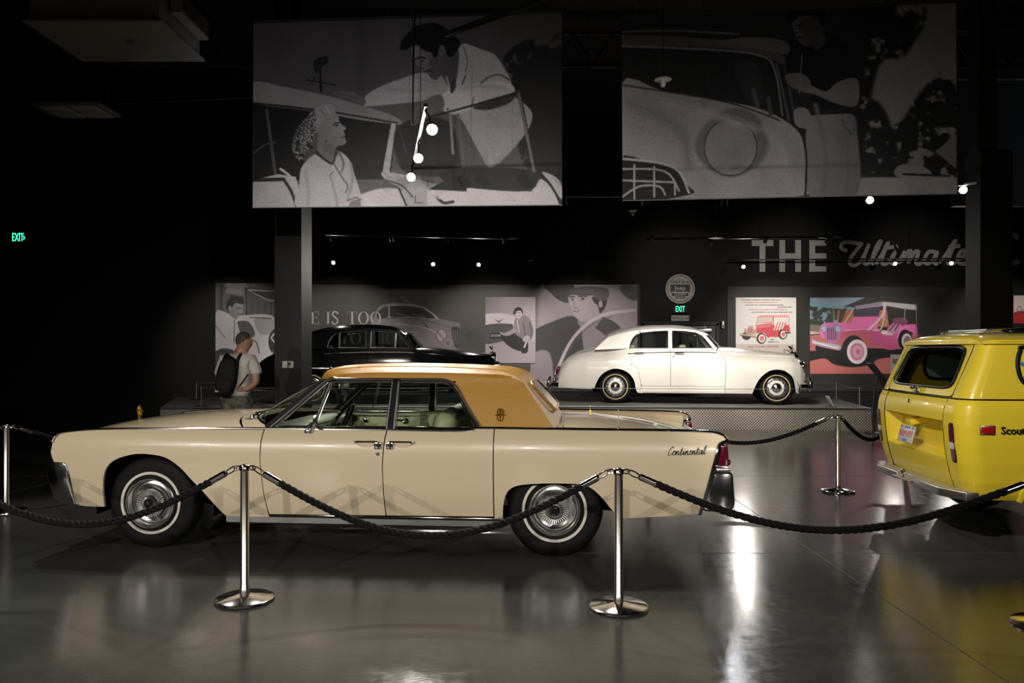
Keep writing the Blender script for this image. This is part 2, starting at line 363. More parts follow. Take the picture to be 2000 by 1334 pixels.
CUR = {
 'C': ([[(1.2, 1.65), (1.15, 2), (.75, 1.9), (.35, 1.2), (.2, .5), (.4, .05), (.8, .1), (1.2, .45)]], 1.2),
 'U': ([[(-.45, 1.5), (-.5, 1.85), (-.15, 1.95), (.35, 1.9), (.25, 1.2), (.15, .4), (.4, 0), (.8, .3), (1.15, 1.2), (1.35, 1.95), (1.15, .9), (1.1, .2), (1.3, 0), (1.55, .3)]], 1.55),
 'o': ([[(0, .3), (.4, .8), (.75, 1), (.35, .95), (.2, .5), (.4, .05), (.75, .1), (.95, .6), (.75, 1), (1.15, .7)]], 1.0),
 'n': ([[(0, .2), (.25, .95), (.25, .5), (.22, 0), (.35, .6), (.62, 1), (.75, .7), (.75, .1), (.9, 0), (1.1, .3)]], 1.1),
 'm': ([[(0, .2), (.25, .95), (.25, .5), (.22, 0), (.35, .6), (.62, 1), (.72, .7), (.70, 0), (.85, .6), (1.1, 1), (1.22, .7), (1.22, .1), (1.4, 0), (1.6, .3)]], 1.6),
 't': ([[(0, .2), (.35, 1), (.5, 1.75), (.38, .8), (.38, .05), (.6, 0), (.8, .3)], [(.1, 1.15), (.8, 1.2)]], .8),
 'i': ([[(0, .2), (.3, .95), (.3, .2), (.42, 0), (.65, .3)], [(.38, 1.4), (.42, 1.5)]], .65),
 'e': ([[(0, .3), (.5, .55), (.62, .85), (.42, 1), (.2, .6), (.25, .1), (.55, 0), (.85, .3)]], .85),
 'a': ([[(.85, .9), (.45, 1), (.15, .5), (.3, .02), (.6, .2), (.88, .95), (.82, .3), (.95, 0), (1.15, .3)]], 1.15),
 'l': ([[(0, .2), (.5, 1.4), (.58, 1.95), (.36, 1.8), (.3, .5), (.42, 0), (.7, .3)]], .7)}
def script(s, h, r, slant=.28, n=6, wx=1.):
    """cursive lettering as bent rods in the XZ plane; h is the x-height"""
    b = B(); x = 0.
    for ch in s:
        st, adv = CUR[ch]
        for q in st:
            P = cr([((x + a + c * slant) * h * wx, 0., c * h) for a, c in q], 4)
            b.tube(P, r, n)
        x += adv
    b.width = x * h * wx; return b
# ------------------------------------------------------------------ the hall
def struct(b, name, m, parent=None, **k):
    o = b.obj(name, m, parent, **k)
    if not parent: o['kind'] = 'structure'
    return o
b = B(); b.box((3, 9.5, -.05), (44, 31, .1)); fl = struct(b, 'floor', M['floor'], smooth=0)
b = B()
for y, x0 in ((5.83, .3), (9.4, -19), (13.0, -19)): b.box(((x0 + 25) / 2, y, .0006), (25 - x0, .006, .0012))
for x in (-5.4, 2.3, 6.2, 9.6): b.box((x, 9.5, .0006), (.006, 31, .0012))
b.obj('floor_joint', mat('joint_filler', (.075, .075, .07), .5), fl, smooth=0)
b = B(); b.box((3, 20.45, 4), (44, .3, 8)); wallb = struct(b, 'wall_back', M['wall_black'], smooth=0)
b = B(); b.box((-14.2, 9.5, 4), (.3, 31, 8)); struct(b, 'wall_left', M['wall_black'], smooth=0)
b = B(); b.box((20, 9.5, 4), (.3, 31, 8)); struct(b, 'wall_right', mat('slate_wall', (.03, .034, .04), .7), smooth=0)
b = B(); b.box((3, 9.5, 7.7), (44, 31, .1)); struct(b, 'ceiling', M['wall_black'], smooth=0)
# open-web roof joists
for i, (y, x0, x1) in enumerate(((11.2, 5.9, 12), (12.6, 5.9, 12.5), (14.2, -9, 14), (9.0, -9, 14))):
    zt = 7.35; t = empty('roof_joist', (0, y, zt)); t['kind'] = 'structure'
    B().box(((x0 + x1) / 2, 0, .05), (x1 - x0, .08, .06)).obj('top_chord', M['truss'], t, smooth=0)
    B().box(((x0 + x1) / 2, 0, -.55), (x1 - x0, .08, .06)).obj('bottom_chord', M['truss'], t, smooth=0)
    k = int((x1 - x0) / .35); bb = B()
    for j in range(k): xa = x0 + j * .35; bb.bar((xa, 0, .03 if j % 2 else -.53), (xa + .35, 0, -.53 if j % 2 else .03), .025, .025)
    w = bb.obj('web_rods', M['truss'], t, smooth=0); w['kind'] = 'stuff'
# grey lower wall bands either side of the door
def wx(p): return (p - 1000) / 1500 * 20.3
def wz(p): return CAMH - (p - 684) / 1500 * 20.3
b = B(); b.box(((wx(421) + wx(1250)) / 2, 20.285, (wz(556) + .45) / 2), (wx(1250) - wx(421), .03, wz(556) - .45)); struct(b, 'trim_1', M['panel_grey'], smooth=0)
b = B(); b.box(((wx(1420) + 12.6) / 2, 20.285, (wz(560) + .45) / 2), (12.6 - wx(1420), .03, wz(560) - .45)); struct(b, 'trim_2', M['panel_grey'], smooth=0)
# door with frame, closer, push bar
dr = empty('door_1', (wx(1328), 20.3, 0)); dr['kind'] = 'structure'
dw, dh = 1.95, wz(632); b = B()
for s in (-1, 1): b.box((s * dw / 2, -.03, dh / 2), (.07, .10, dh))
b.box((0, -.03, dh), (dw + .07, .10, .08)); b.obj('door_frame', M['col_grey'], dr, smooth=0)
for s in (-1, 1): B().box((s * dw / 4, -.01, dh / 2 - .02), (dw / 2 - .05, .05, dh - .06), .004).obj('door_leaf', mat('charcoal_door', (.022, .022, .022), .5), dr, smooth=0)
B().box((.64, -.09, dh - .19), (.36, .07, .10), .01).obj('door_closer', M['satin'], dr); b = B(); b.box((.46, -.12, dh - .10), (.42, .02, .015)); b.box((.64, -.10, dh - .10), (.06, .06, .04)); b.obj('closer_arm', M['satin'], dr)
for s in (-1, 1): b = B(); b.tube([(s * .12, -.05, 1.05), (s * .12, -.11, 1.05), (s * .82, -.11, 1.05), (s * .82, -.05, 1.05)], .016, 8); b.obj('push_bar', M['satin'], dr)
b = B(); b.box((15.0, 16.2, (4.57 + 7.65) / 2), (11.4, .2, 7.65 - 4.57)); struct(b, 'wall_soffit', mat('slate_blue_wall', (.045, .052, .062), .7), smooth=0)
tag(B().tube([(9.3, 16.05, px(0, 155, 16.05).z), (19.8, 16.05, px(0, 152, 16.05).z)], .03, 8).obj('ceiling_pipe', M['duct']), 'pale horizontal pipe on the slate wall at the top right', 'pipe')
# columns
cl = B(); d0 = 12.5; x0, x1 = (536 - 1000) / 1500 * d0, (588.5 - 1000) / 1500 * d0
cl.box(((x0 + x1) / 2, d0 + .33, 3.85), (x1 - x0, .66, 7.7), .004); o = struct(cl, 'column_left', M['col_grey'], smooth=0)
cl = B(); d1 = 12.0; x2, x3 = (1915 - 1000) / 1500 * d1, (1978.5 - 1000) / 1500 * d1
zt = px(0, 292, d1).z; cl.box(((x2 + x3) / 2, d1 + .2, zt / 2), (x3 - x2, .4, zt), .004); o = struct(cl, 'column_right', M['col_grey'], smooth=0)
B().box(((x2 + x3) / 2 - .10, d1 + .2, (zt + 7.7) / 2), (.30, .25, 7.7 - zt), .004).obj('column_shaft', M['truss'], o, smooth=0)
# display platform: carpeted deck, tread-plate front
pf_ = [(-6.78, 14.82), (.2, 15.30), (6.88, 14.62)]; pbk = [(7.55, 18.2), (0, 18.4), (-7.95, 18.2)]
pt = empty('display_platform', (0, 15, 0), label='low grey carpeted platform with diamond tread plate front under both saloons', cat='platform')
b = B(); b.prism([(x, y - 15) for x, y in pf_ + pbk], PZ - .05, PZ, plane='XY'); b.obj('deck', M['carpet'], pt, smooth=0)
allp = pf_ + pbk
for i in range(len(allp)):
    (xa, ya), (xb, yb) = allp[i], allp[(i + 1) % len(allp)]
    b = B(); b.bar((xa, ya - 15, (PZ - .05) / 2 + .001), (xb, yb - 15, (PZ - .05) / 2 + .001), PZ - .052, .02, up=(-(yb - ya), xb - xa, 0)); b.obj('front_plate' if i < 2 else 'side_plate', M['tread'], pt, smooth=0)
for i in (0, 1):
    (xa, ya), (xb, yb) = allp[i], allp[i + 1]; b = B(); b.bar((xa, ya - 15, PZ + .002), (xb, yb - 15, PZ + .002), .06, .012, up=(0, 0, 1)); b.obj('edge_strip', M['satin'], pt, smooth=0)

# ------------------------------------------------------------------ tracks and lamps
RAILS = []
def track(name, p, q, label, drops=3):
    p, q = V(p), V(q); c = (p + q) / 2; t = empty(name, c, label=label, cat='light track'); RAILS.append((p, q))
    B().bar(p - c, q - c, .035, .035, up=(0, 0, 1)).obj('rail', M['under'] if 'dark thick' in label else M['black'], t, smooth=0)
    d = (q - p).normalized(); B().bar(q - c, q - c + d * .16, .022, .03, up=(0, 0, 1)).obj('feed_connector', M['satin'], t, smooth=0)
    for i in range(drops):
        e = p + (q - p) * ((i + .5) / drops) - c; B().tube([e, e + V((0, 0, 7.64 - c.z))], .004, 5).obj('suspension_wire', M['truss'], t)
    return t
def head(loc, aim, label, group, lit=True, r=.045):
    """a track spot head; loc is its lens, aim the point it looks at"""
    loc, aim = V(loc), V(aim); t = empty('track_light', loc, label=label, cat='spotlight', group=group)
    q = (aim - loc).normalized(); rt_ = q.to_track_quat('-Z', 'Y').to_euler()
    h = B(); h.lathe([(r * .55, .17), (r * .9, .15), (r * 1.0, .05), (r * 1.12, .0), (r * 1.12, -.012), (r * 1.0, -.012), (r * .98, .004)], 20); h.lathe([(.001, .17), (r * .55, .17)], 20); h.obj('lamp_housing', M['black'], t, None, rt_)
    B().lathe([(r * .98, .002), (r * .6, -.004), (.001, -.006)], 20).obj('lamp_lens', M['lamp'] if lit else M['satin'], t, None, rt_)
    best = None
    for a, b_ in RAILS:
        k = max(.02, min(.98, (loc - a).dot(b_ - a) / (b_ - a).length_squared)); n_ = a + (b_ - a) * k
        if best is None or (n_ - loc).length < (best - loc).length: best = n_
    top = -q * .10; e = best - loc - V((0, 0, .012))
    B().tube([top, V((e.x * .5 + top.x * .5, e.y * .5 + top.y * .5, e.z - .04)), e], .010, 6).obj('stem', M['black'], t)
    return t
ZT = 3.95
def tr_pt(x, y): d = (ZT - CAMH) * 1500 / (684 - y); return px(x, y, d)
track('light_track', tr_pt(832, 205), tr_pt(800, 352), 'short ceiling track with three lit lamps hanging before the left banner', 2)
track('light_track', tr_pt(870, 68), (1.1, 4.55, ZT), 'dark thick light track at the top edge in front of left banner', 1)
track('light_track', tr_pt(1093, 383), tr_pt(1430, 383), 'black light track running along the lower edge of the right banner', 3)
track('light_track', tr_pt(1640, 382), tr_pt(1882, 360), 'light track carrying the two brightest lamps at the upper right', 2)
track('light_track', tr_pt(637, 458), tr_pt(995, 466), 'long thin track above the black saloon, upper of the two there', 4)
track('light_track', px(640, 500, 19.5), px(1030, 509, 19.5), 'faint rear track above the black saloon with three lit lamps', 3)
track('light_track', tr_pt(1262, 467), tr_pt(1628, 463), 'thin track crossing in front of the big wall word THE', 4)
track('light_track', px(1420, 508, 19.6), px(1880, 505, 19.6), 'rear track low over the big wall lettering with three lit lamps', 3)
LITF = []
for (x, y, d, lb) in ((844, 253, 7.69, 'highest lit lamp of the short track before the left banner'), (817, 309, 8.84, 'middle lit lamp of the short track before the left banner'), (803, 346, 9.8, 'lowest lit lamp of the short track before the left banner'),
                      (1699, 391, 12.0, 'brightest lit lamp under the right banner'), (1881, 371, 11.3, 'lit lamp shining in front of the dark right column')):
    p = px(x, y, d); head(p, (p.x * .55, 1.0, .6), lb, 'lamps turned towards the viewer', r=.055)
for (x, y, lb) in ((651, 513, 'lit lamp nearest the left column over the black saloon'), (846, 516, 'middle lit lamp over the black saloon'), (935, 517, 'lit lamp over the small portrait poster'), (1452, 521, 'lit lamp just left of the wall word THE'), (1748, 515, 'lit lamp under the script lettering'), (1858, 514, 'lit lamp under the last letter before the right column')):
    p = px(x, y, 19.45); head(p, (p.x * .7, 8, .4), lb, 'lit lamps on the rear tracks')
for (x, y, d, lb) in ((644, 470, 15.6, 'small dark lamp head at the left end of the upper track'), (765, 470, 15.7, 'second small dark lamp head from the left on the upper track'), (873, 472, 15.9, 'third small dark lamp head from the left on the upper track'), (985, 474, 16.2, 'small dark lamp head at the right end of the upper track over the black saloon')):
    p = px(x, y, d); head(p, (p.x, 20.2, 1.6), lb, 'wall lamps over the black saloon', lit=False, r=.035)
for (x, y, d, lb) in ((1271, 471, 16.1, 'small dark lamp head above the round sign, at the left end of its track'), (1386, 478, 16.0, 'small dark lamp head between the round sign and the word THE'), (1494, 472, 16.0, 'small dark lamp head in front of the wall letter T'), (1614, 472, 15.9, 'small dark lamp head in front of the wall letter E')):
    p = px(x, y, d); head(p, (p.x, 20.2, 1.6), lb, 'wall lamps at the lettering', lit=False, r=.035)
for (x, y, lb) in ((1101, 397, 'dark lamp head at the lower right corner of the left banner'), (1260, 398, 'dark lamp head under the lower left corner of the right banner'), (1414, 398, 'dark lamp head where the hanging cable meets the track')):
    p = px(x, y, 12.0); head(p, (p.x + .3, 15.5, 1), lb, 'lamps below the right banner', lit=False, r=.05)
# hanging cables, conduit, sensors, ceiling unit, light panel
for (pts, lb) in (([(810, 30, 9.0), (807, 150, 9.0), (806, 243, 9.0)], 'thin black cable hanging in front of the left banner'), ([(1411, 40, 11.5), (1411, 200, 11.5), (1412, 335, 11.5), (1424, 352, 11.7), (1432, 380, 12.0)], 'thin black cable hanging in front of the right banner down to the track')):
    tag(B().tube(cr([px(*p) for p in pts], 5), .010, 6).obj('hanging_cable', M['black']), lb, 'cable')
for (x, y, d, s, lb) in ((1295, 156, 9.3, .105, 'white dome sensor on thin rod in front of the right banner'), (1236, 412, 13.5, .075, 'small white dome sensor below the gap between the banners')):
    p = px(x, y, d); t = empty('ceiling_sensor', p, label=lb, cat='sensor')
    B().lathe([(.001, .02), (s * .9, .012), (s, 0), (s * .6, -.015), (.001, -.018)], 24).obj('disc', M['plastic_white'], t); B().lathe([(s * .35, -.015), (s * .33, -.06), (s * .2, -.085), (.001, -.09)], 16).obj('dome', M['plastic_white'], t); B().tube([(0, 0, .015), (0, 0, 7.6 - p.z)], .005, 5).obj('rod', M['black'], t)
tag(B().tube([(-14, 12.0, px(0, 206, 12).z), px(190, 205, 12.0), px(480, 191, 12.0), px(900, 172, 12.0)], .012, 6).obj('ceiling_conduit', M['truss']), 'thin conduit crossing the dark ceiling left of the banners', 'conduit')
t = empty('air_handler', (-4.65, 9.1, 5.2), label='grey ceiling air handling box with louvres in the top left corner', cat='air unit')
B().box((0, 0, .28), (1.45, 1.12, .56), .01).obj('casing', M['duct'], t, smooth=0); B().box((0, 0, -.005), (1.55, 1.2, .03), .006).obj('drain_pan', M['duct'], t, smooth=0); B().box((.15, -.05, -.024), (.11, .05, .008)).obj('rating_plate', M['satin'], t, smooth=0)
for c, d in (((-.15, -.66, .42), (1.0, .12, .22)), ((.82, .05, .30), (.12, .8, .22))):
    g_ = B().box(c, d, .006).obj('louvre_box', M['duct'], t, smooth=0); hz = d[0] > d[1]; bl = (B().box((0, 0, 0), (.022, .02, .17), rot=(0, 0, R(35))) if hz else B().box((0, 0, 0), (.02, .022, .17), rot=(0, 0, R(35)))).mesh('louvre_blade', M['satin'], smooth=0)
    for i in range(14):
        e = (i + .5) / 14 - .5
        if hz: link('louvre_blade', bl, g_, (c[0] + e * d[0] * .95, c[1] - .065, c[2]))
        else: link('louvre_blade', bl, g_, (c[0] + .065, c[1] + e * d[1] * .95, c[2]))
for x, y in ((-.7, -.5), (.7, -.5), (-.7, .5), (.7, .5)): B().tube([(x, y, 0), (x, y, 2.4)], .006, 5).obj('hanger_rod', M['truss'], t)
t = empty('ceiling_light', px(150, 219, 11.2), label='flat unlit ceiling light panel hanging in the dark upper left', cat='light'); B().box((0, 0, .03), (.98, .62, .05), .006).obj('frame', M['duct'], t, smooth=0); B().box((-.2, 0, 0), (.36, .54, .015)).obj('diffuser', M['plastic_white'], t, smooth=0); B().box((.22, 0, 0), (.36, .54, .015)).obj('diffuser', M['plastic_white'], t, smooth=0)
for s in (-1, 1): B().tube([(s * .45, 0, .05), (s * .45, 0, 7.6 - px(150, 219, 11.2).z)], .004, 5).obj('wire', M['truss'], t)

# ------------------------------------------------------------------ rope barrier
def stanchion(x, y, label, a0=0.):
    t = empty('stanchion', (x, y, 0), label=label, cat='stanchion', group='chrome stanchions of the rope barrier')
    B().lathe([(.001, .0), (.172, .0), (.178, .006), (.176, .016), (.165, .022), (.06, .034), (.045, .038), (.001, .039)], 56).obj('base', M['steel'], t, smooth=50)
    B().lathe([(.030, .036), (.030, .085), (.026, .09), (.026, .80), (.029, .802)], 32).obj('pole', M['pole'], t, smooth=50)
    B().lathe([(.029, .80), (.034, .803), (.034, .828), (.030, .832), (.012, .838), (.001, .839)], 32).obj('cap', M['steel'], t, smooth=50)
    for k in range(4):
        a = a0 + k * PI / 2; c = V((.046 * math.cos(a), .046 * math.sin(a), .815))
        B().tube([c + V((.018 * math.cos(q) * math.cos(a), .018 * math.cos(q) * math.sin(a), .018 * math.sin(q) * .7)) for q in np.linspace(0, 2 * PI, 15)[:-1]], .005, 6, closed=True).obj('ring', M['steel'], t)
    return V((x, y, .815))
def rope(p, q, sag, label):
    """twisted three-strand rope with chrome ends hung between two rings"""
    d = (q - p); L = Vxy = math.hypot(d.x, d.y); u = V((d.x / L, d.y / L, 0))
    p = p + u * .058; q = q - u * .058; L = (q - p).length; N = 150
    sag_ = sag
    def pt(s): return p + (q - p) * s - V((0, 0, 4 * sag_ * s * (1 - s) * (1 - .25 * (1 - 4 * s * (1 - s)))))
    c = (p + q) / 2; t = empty('barrier_rope', (c.x, c.y, 0), label=label, cat='rope', group='black ropes of the barrier'); off = V((c.x, c.y, 0))
    s0 = .17 / (L * 1.1); ss = np.linspace(s0, 1 - s0, N); P = [pt(s) - off for s in ss]
    T = [(P[min(i + 1, N - 1)] - P[max(i - 1, 0)]).normalized() for i in range(N)]; b = B(); w = V((-u.y, u.x, 0)); al = 0; arr = [[], [], []]
    for i in range(N):
        if i: al += (P[i] - P[i - 1]).length
        n_ = T[i].cross(w).normalized()
        for k in range(3):
            a = al / .125 * 2 * PI + k * 2 * PI / 3; arr[k].append(P[i] + w * (.0115 * math.cos(a)) + n_ * (.0115 * math.sin(a)))
    for k in range(3): b.tube(arr[k], .0125, 7)
    b.obj('cord', M['rope'], t, smooth=60)
    for s in (0, 1):
        f = (lambda r: pt(r)) if s == 0 else (lambda r: pt(1 - r)); k = 1 / (L * 1.1)
        B().tube([f(.065 * k) - off, f(.075 * k) - off, f(.18 * k) - off, f(.185 * k) - off], [.012, .021, .021, .016], 14).obj('end_ferrule', M['steel'], t)
        a, e = f(0) - off, f(.068 * k) - off; m_ = (a + e) / 2; dd = (e - a); B().tube([m_ + dd * (.62 * math.cos(z)) + V((0, 0, .016)) * math.sin(z) for z in np.linspace(0, 2 * PI, 17)[:-1]], .0045, 6, closed=True).obj('snap_hook', M['steel'], t)
S1 = stanchion(-1.646, 4.73, 'chrome stanchion before the front wing of the cream limousine', .05)
S2 = stanchion(.637, 4.59, 'chrome stanchion before the rear wheel of the cream limousine', -.05)
S3 = stanchion(3.55, 8.37, 'chrome stanchion between the white saloon and the yellow wagon', .5)
S4 = stanchion(-4.815, 7.31, 'chrome stanchion at the left edge in the dark', .4)
S5 = stanchion(2.99, 4.29, 'chrome stanchion at the lower right corner, only its base edge seen')
S0 = stanchion(-3.85, 4.98, 'chrome stanchion out of frame that ends the left rope')
rope(S0, S1, .375, 'black twisted rope hanging across the front wheel of the limousine')
rope(S1, S2, .40, 'black twisted rope sagging across the doors of the cream limousine')
rope(S2, S5, .315, 'black twisted rope from the tail of the limousine to the right edge')
rope(V((1.55, 8.75, .815)), S3, .31, 'black rope behind the limousine tail leading to the rear stanchion')
rope(S3, V((5.0, 9.8, .815)), .33, 'black rope from the rear stanchion to behind the yellow wagon')
rope(S4, V((-3.3, 8.9, .815)), .30, 'black rope from the left dark stanchion towards the limousine front')
rope(V((-5.9, 6.3, .815)), S4, .30, 'black rope leaving the left edge of the picture in the dark')
stanchion(1.55, 8.75, 'chrome stanchion hidden behind the cream limousine body'); stanchion(5.0, 9.8, 'chrome stanchion hidden behind the yellow wagon'); stanchion(-3.3, 8.9, 'chrome stanchion hidden behind the limousine bonnet'); stanchion(-5.9, 6.3, 'chrome stanchion beyond the left edge')
# low cable barrier on the platform
def lowpost(x, y, label):
    t = empty('barrier_post', (x, y, PZ), label=label, cat='post', group='low cable posts on the platform')
    B().lathe([(.001, 0), (.13, 0), (.13, .012), (.02, .02), (.001, .02)], 24).obj('foot', M['truss'], t); B().lathe([(.011, .015), (.011, .385), (.001, .39)], 10).obj('post', M['satin'], t)
    return V((x, y, PZ + .375))
A = [lowpost(*p) for p in ((-6.15, 15.2, 'front low steel post at the left end of the platform'), (0, 15.45, 'low steel post at the middle front of the platform'), (6.72, 14.85, 'front low steel post at the right end of the platform'), (7.35, 17.4, 'rear low steel post at the right end of the platform'), (0, 18.2, 'low steel post at the middle back of the platform'), (-7.15, 17.4, 'rear low steel post at the left end of the platform'))]
for p, q, lb in zip(A, A[1:] + A[:1], ('front cable before the black saloon', 'front cable before the white saloon', 'short cable at the right platform end', 'rear cable behind the white saloon', 'rear cable behind the black saloon', 'short cable at the left platform end')):
    tag(B().tube([p + (q - p) * s - V((0, 0, .03 * 4 * s * (1 - s))) for s in np.linspace(0, 1, 13)], .006, 5).obj('barrier_cable', M['satin']), 'thin grey ' + lb, 'cable', 'cables between the low posts')
# information desk sign, placard, restroom board
t = empty('information_stand', (6.75, 14.25, 0), label='slanted information panel on a bowed post right of the platform', cat='sign')
B().tube(cr([(-.03, 0, 0), (-.06, 0, .35), (-.03, 0, .75), (.04, 0, 1.08)], 6),   .022, 8).obj('post', M['truss'], t); B().lathe([(.001, 0), (.16, 0), (.16, .012), (.03, .02), (.001, .02)], 24, (-.03, 0, 0)).obj('foot', M['truss'], t)
p = B().box((.055, .0, 1.085), (.55, .28, .025), .006, rot=(0, R(52), 0)).obj('panel', M['truss'], t); B().box((.067, 0, 1.095), (.49, .23, .012), .003, rot=(0, R(52), 0)).obj('panel_face', M['sign_grey'], p)
t = empty('placard', (6.2, 15.0, PZ), label='small tilted placard on the platform in front of the white saloon', cat='placard')
B().box((0, 0, .115), (.018, .16, .22), .003, rot=(0, R(-26), 0)).obj('card', M['sign_grey'], t); B().box((.03, 0, .012), (.14, .16, .022), .004).obj('foot', M['satin'], t)
t = empty('restroom_board', (5.75, 11.0, 0), label='pale board lettered RESTROOMS partly hidden by the yellow wagon', cat='sign')
B().box((0, 0, 1.27), (.66, .02, .42), .003).obj('board', M['sign_grey'], t); text('lettering', 'RESTROOMS', .102, M['ink'], t, (-.305, -.012, 1.375), ext=.001, sx=.62, align='LEFT', bold=.001); B().tube([(0, .02, .0), (0, .02, 1.3)], .018, 8).obj('post', M['truss'], t); B().lathe([(.001, 0), (.2, 0), (.2, .015), (.001, .02)], 24).obj('foot', M['truss'], t)
# switch plates on the left column
for x, lb in ((556.5, 'white blank plate on the left column, left of the pair'), (568.5, 'white control plate on the left column, right of the pair')):
    p = px(x, 712, d0 - .012); t = empty('wall_plate', p, label=lb, cat='switch'); B().box((0, 0, 0), (.085, .022, .115), .006).obj('plate', M['plastic_white'], t)
    if x > 560: B().box((-.02, -.014, .01), (.035, .01, .04), .003).obj('screen', M['ink'], t)
p = px(1412, 634, 20.24); t = empty('wall_sensor', p, label='narrow white box on the wall right of the door', cat='sensor'); B().box((0, 0, 0), (.06, .06, .19), .01).obj('casing', M['plastic_white'], t); B().box((0, -.035, -.05), (.035, .01, .05), .003).obj('window', M['ink'], t)
# exit signs
p = px(1328.5, 604, 20.2); t = empty('exit_sign', p, label='green EXIT sign above the door between the posters', cat='sign'); B().box((0, .03, 0), (.38, .06, .20), .006).obj('casing', M['black'], t, smooth=0); text('lettering', 'EXIT', .215, M['exit'], t, (0, -.004, 0), ext=.003, sx=.56, bold=.002)
p = px(36, 464, 15); t = empty('exit_sign', p, label='green EXIT sign with arrow in the dark at far left', cat='sign'); B().box((0, .03, 0), (.34, .05, .24), .006).obj('casing', M['black'], t, smooth=0); text('lettering', 'EXIT', .225, M['exit'], t, (-.012, -.002, 0), ext=.003, sx=.50, bold=.002)
b = B(); b.bar((.095, -.002, .035), (.122, -.002, -.002), .016, .006); b.bar((.095, -.002, -.039), (.122, -.002, -.002), .016, .006); b.obj('arrow', M['exit'], t, smooth=0); B().tube([(0, .03, .1), (0, .03, 7.65 - p.z)], .012, 6).obj('hanger', M['truss'], t)
p = px(1328.5, 621.5, 20.27); t = empty('door_sign', p, label='pale RESTROOMS sign with two figures above the door', cat='sign'); B().box((0, 0, 0), (.475, .02, .15), .003).obj('plate', M['sign_grey'], t, smooth=0); text('lettering', 'RESTROOMS', .088, M['ink'], t, (-.06, -.0115, 0), ext=.001, sx=.60)
b = B()
for x in (.165, .212): b.lathe([(.001, .035), (.010, .028), (.001, .020)], 8, (x, -.011, 0)); b.prism([(x - .014, .015), (x + .014, .015), (x + .006, -.038), (x - .006, -.038)], -.013, -.010)
b.obj('pictogram', M['ink'], t, smooth=0)
# round sign
p = px(1328, 564.5, 20.24); t = empty('round_sign', p, label='round white sign reading ONLY IN A Jeep above the EXIT sign', cat='sign'); r = .388
B().lathe([(.001, .0), (r, .0), (r, .03), (.001, .03)], 56, ax='-Y').obj('disc', M['sign_grey'], t); B().lathe([(r * .86, .031), (r * .86, .034), (r * .895, .034), (r * .895, .031)], 56, ax='-Y').obj('ring', M['ink'], t)
b = B(); b.prism([(-.255, .115), (.255, .115), (.255, -.10), (.235, -.10), (.21, -.075), (-.21, -.075), (-.235, -.10), (-.255, -.10)], -.034, -.031); b.obj('dark_field', M['ink'], t, smooth=0)
text('upper_lettering', 'ONLY IN A', .098, M['ink'], t, (-.01, -.033, .175), ext=.001, sx=.95, bold=.003); text('name_lettering', 'Jeep', .165, M['sign_grey'], t, (0, -.037, .015), ext=.001, sx=1.05, bold=.004)
b = B()
for i in range(7): b.box(((i - 3) * .039, -.033, -.185), (.022, .004, .14))
for s in (-1, 1): b.lathe([(.001, .034), (.042, .034), (.042, .031)], 20, (s * .18, 0, -.15), '-Y')
b.obj('grille_mark', M['ink'], t, smooth=0)
b = B()
for x, z, q in ((.27, .16, .045), (.23, .20, .03), (.30, .11, .03), (.22, -.16, .035), (.19, -.27, .035), (-.03, .24, .03), (.05, .25, .025), (-.30, -.02, .03)):
    b.add([(x + q * (1 if i % 2 else .45) * math.cos(i * PI / 5), -.035, z + q * (1 if i % 2 else .45) * math.sin(i * PI / 5)) for i in range(10)], [tuple(range(10))])
b.obj('flower_print', mat('faded_coral', (.36, .16, .12), .5), t, smooth=0)
# big wall lettering
t = empty('wall_lettering', px(1545, 500, 20.28), label='large silver wall word THE', cat='lettering')
hgt = 62 / 1500 * 20.3
for x, ch, w_ in ((1489, 'T', .50), (1543, 'H', .50), (1598, 'E', .42)):
    b = B(); cx = (x - 1545) / 1500 * 20.3; h, st_ = hgt / 2, .155
    if ch == 'T': b.box((cx, 0, 0), (st_, .02, hgt)); b.box((cx, 0, h - st_ / 2), (w_ * 1.14, .0202, st_))
    if ch == 'H': b.box((cx - w_ / 2 + .04, 0, 0), (st_, .02, hgt)); b.box((cx + w_ / 2 - .04, 0, 0), (st_, .02, hgt)); b.box((cx, 0, 0), (w_, .0202, st_ * .9))
    if ch == 'E':
        b.box((cx - w_ / 2 + .05, 0, 0), (st_, .02, hgt))
        for z in (h - st_ / 2, 0, -h + st_ / 2): b.box((cx, 0, z), (w_, .0202, st_ * .9))
    b.obj('letter', M['letter'], t, smooth=0)
def traced(strokes, d, w):
    b = B()
    for q in strokes: b.tube([px(1240 + x / 2.632, 400 + y / 2.63, d) for x, y in cr(q, 6)], .012, 8, flat=w / .012, up=(0, 1, 0))
    return b
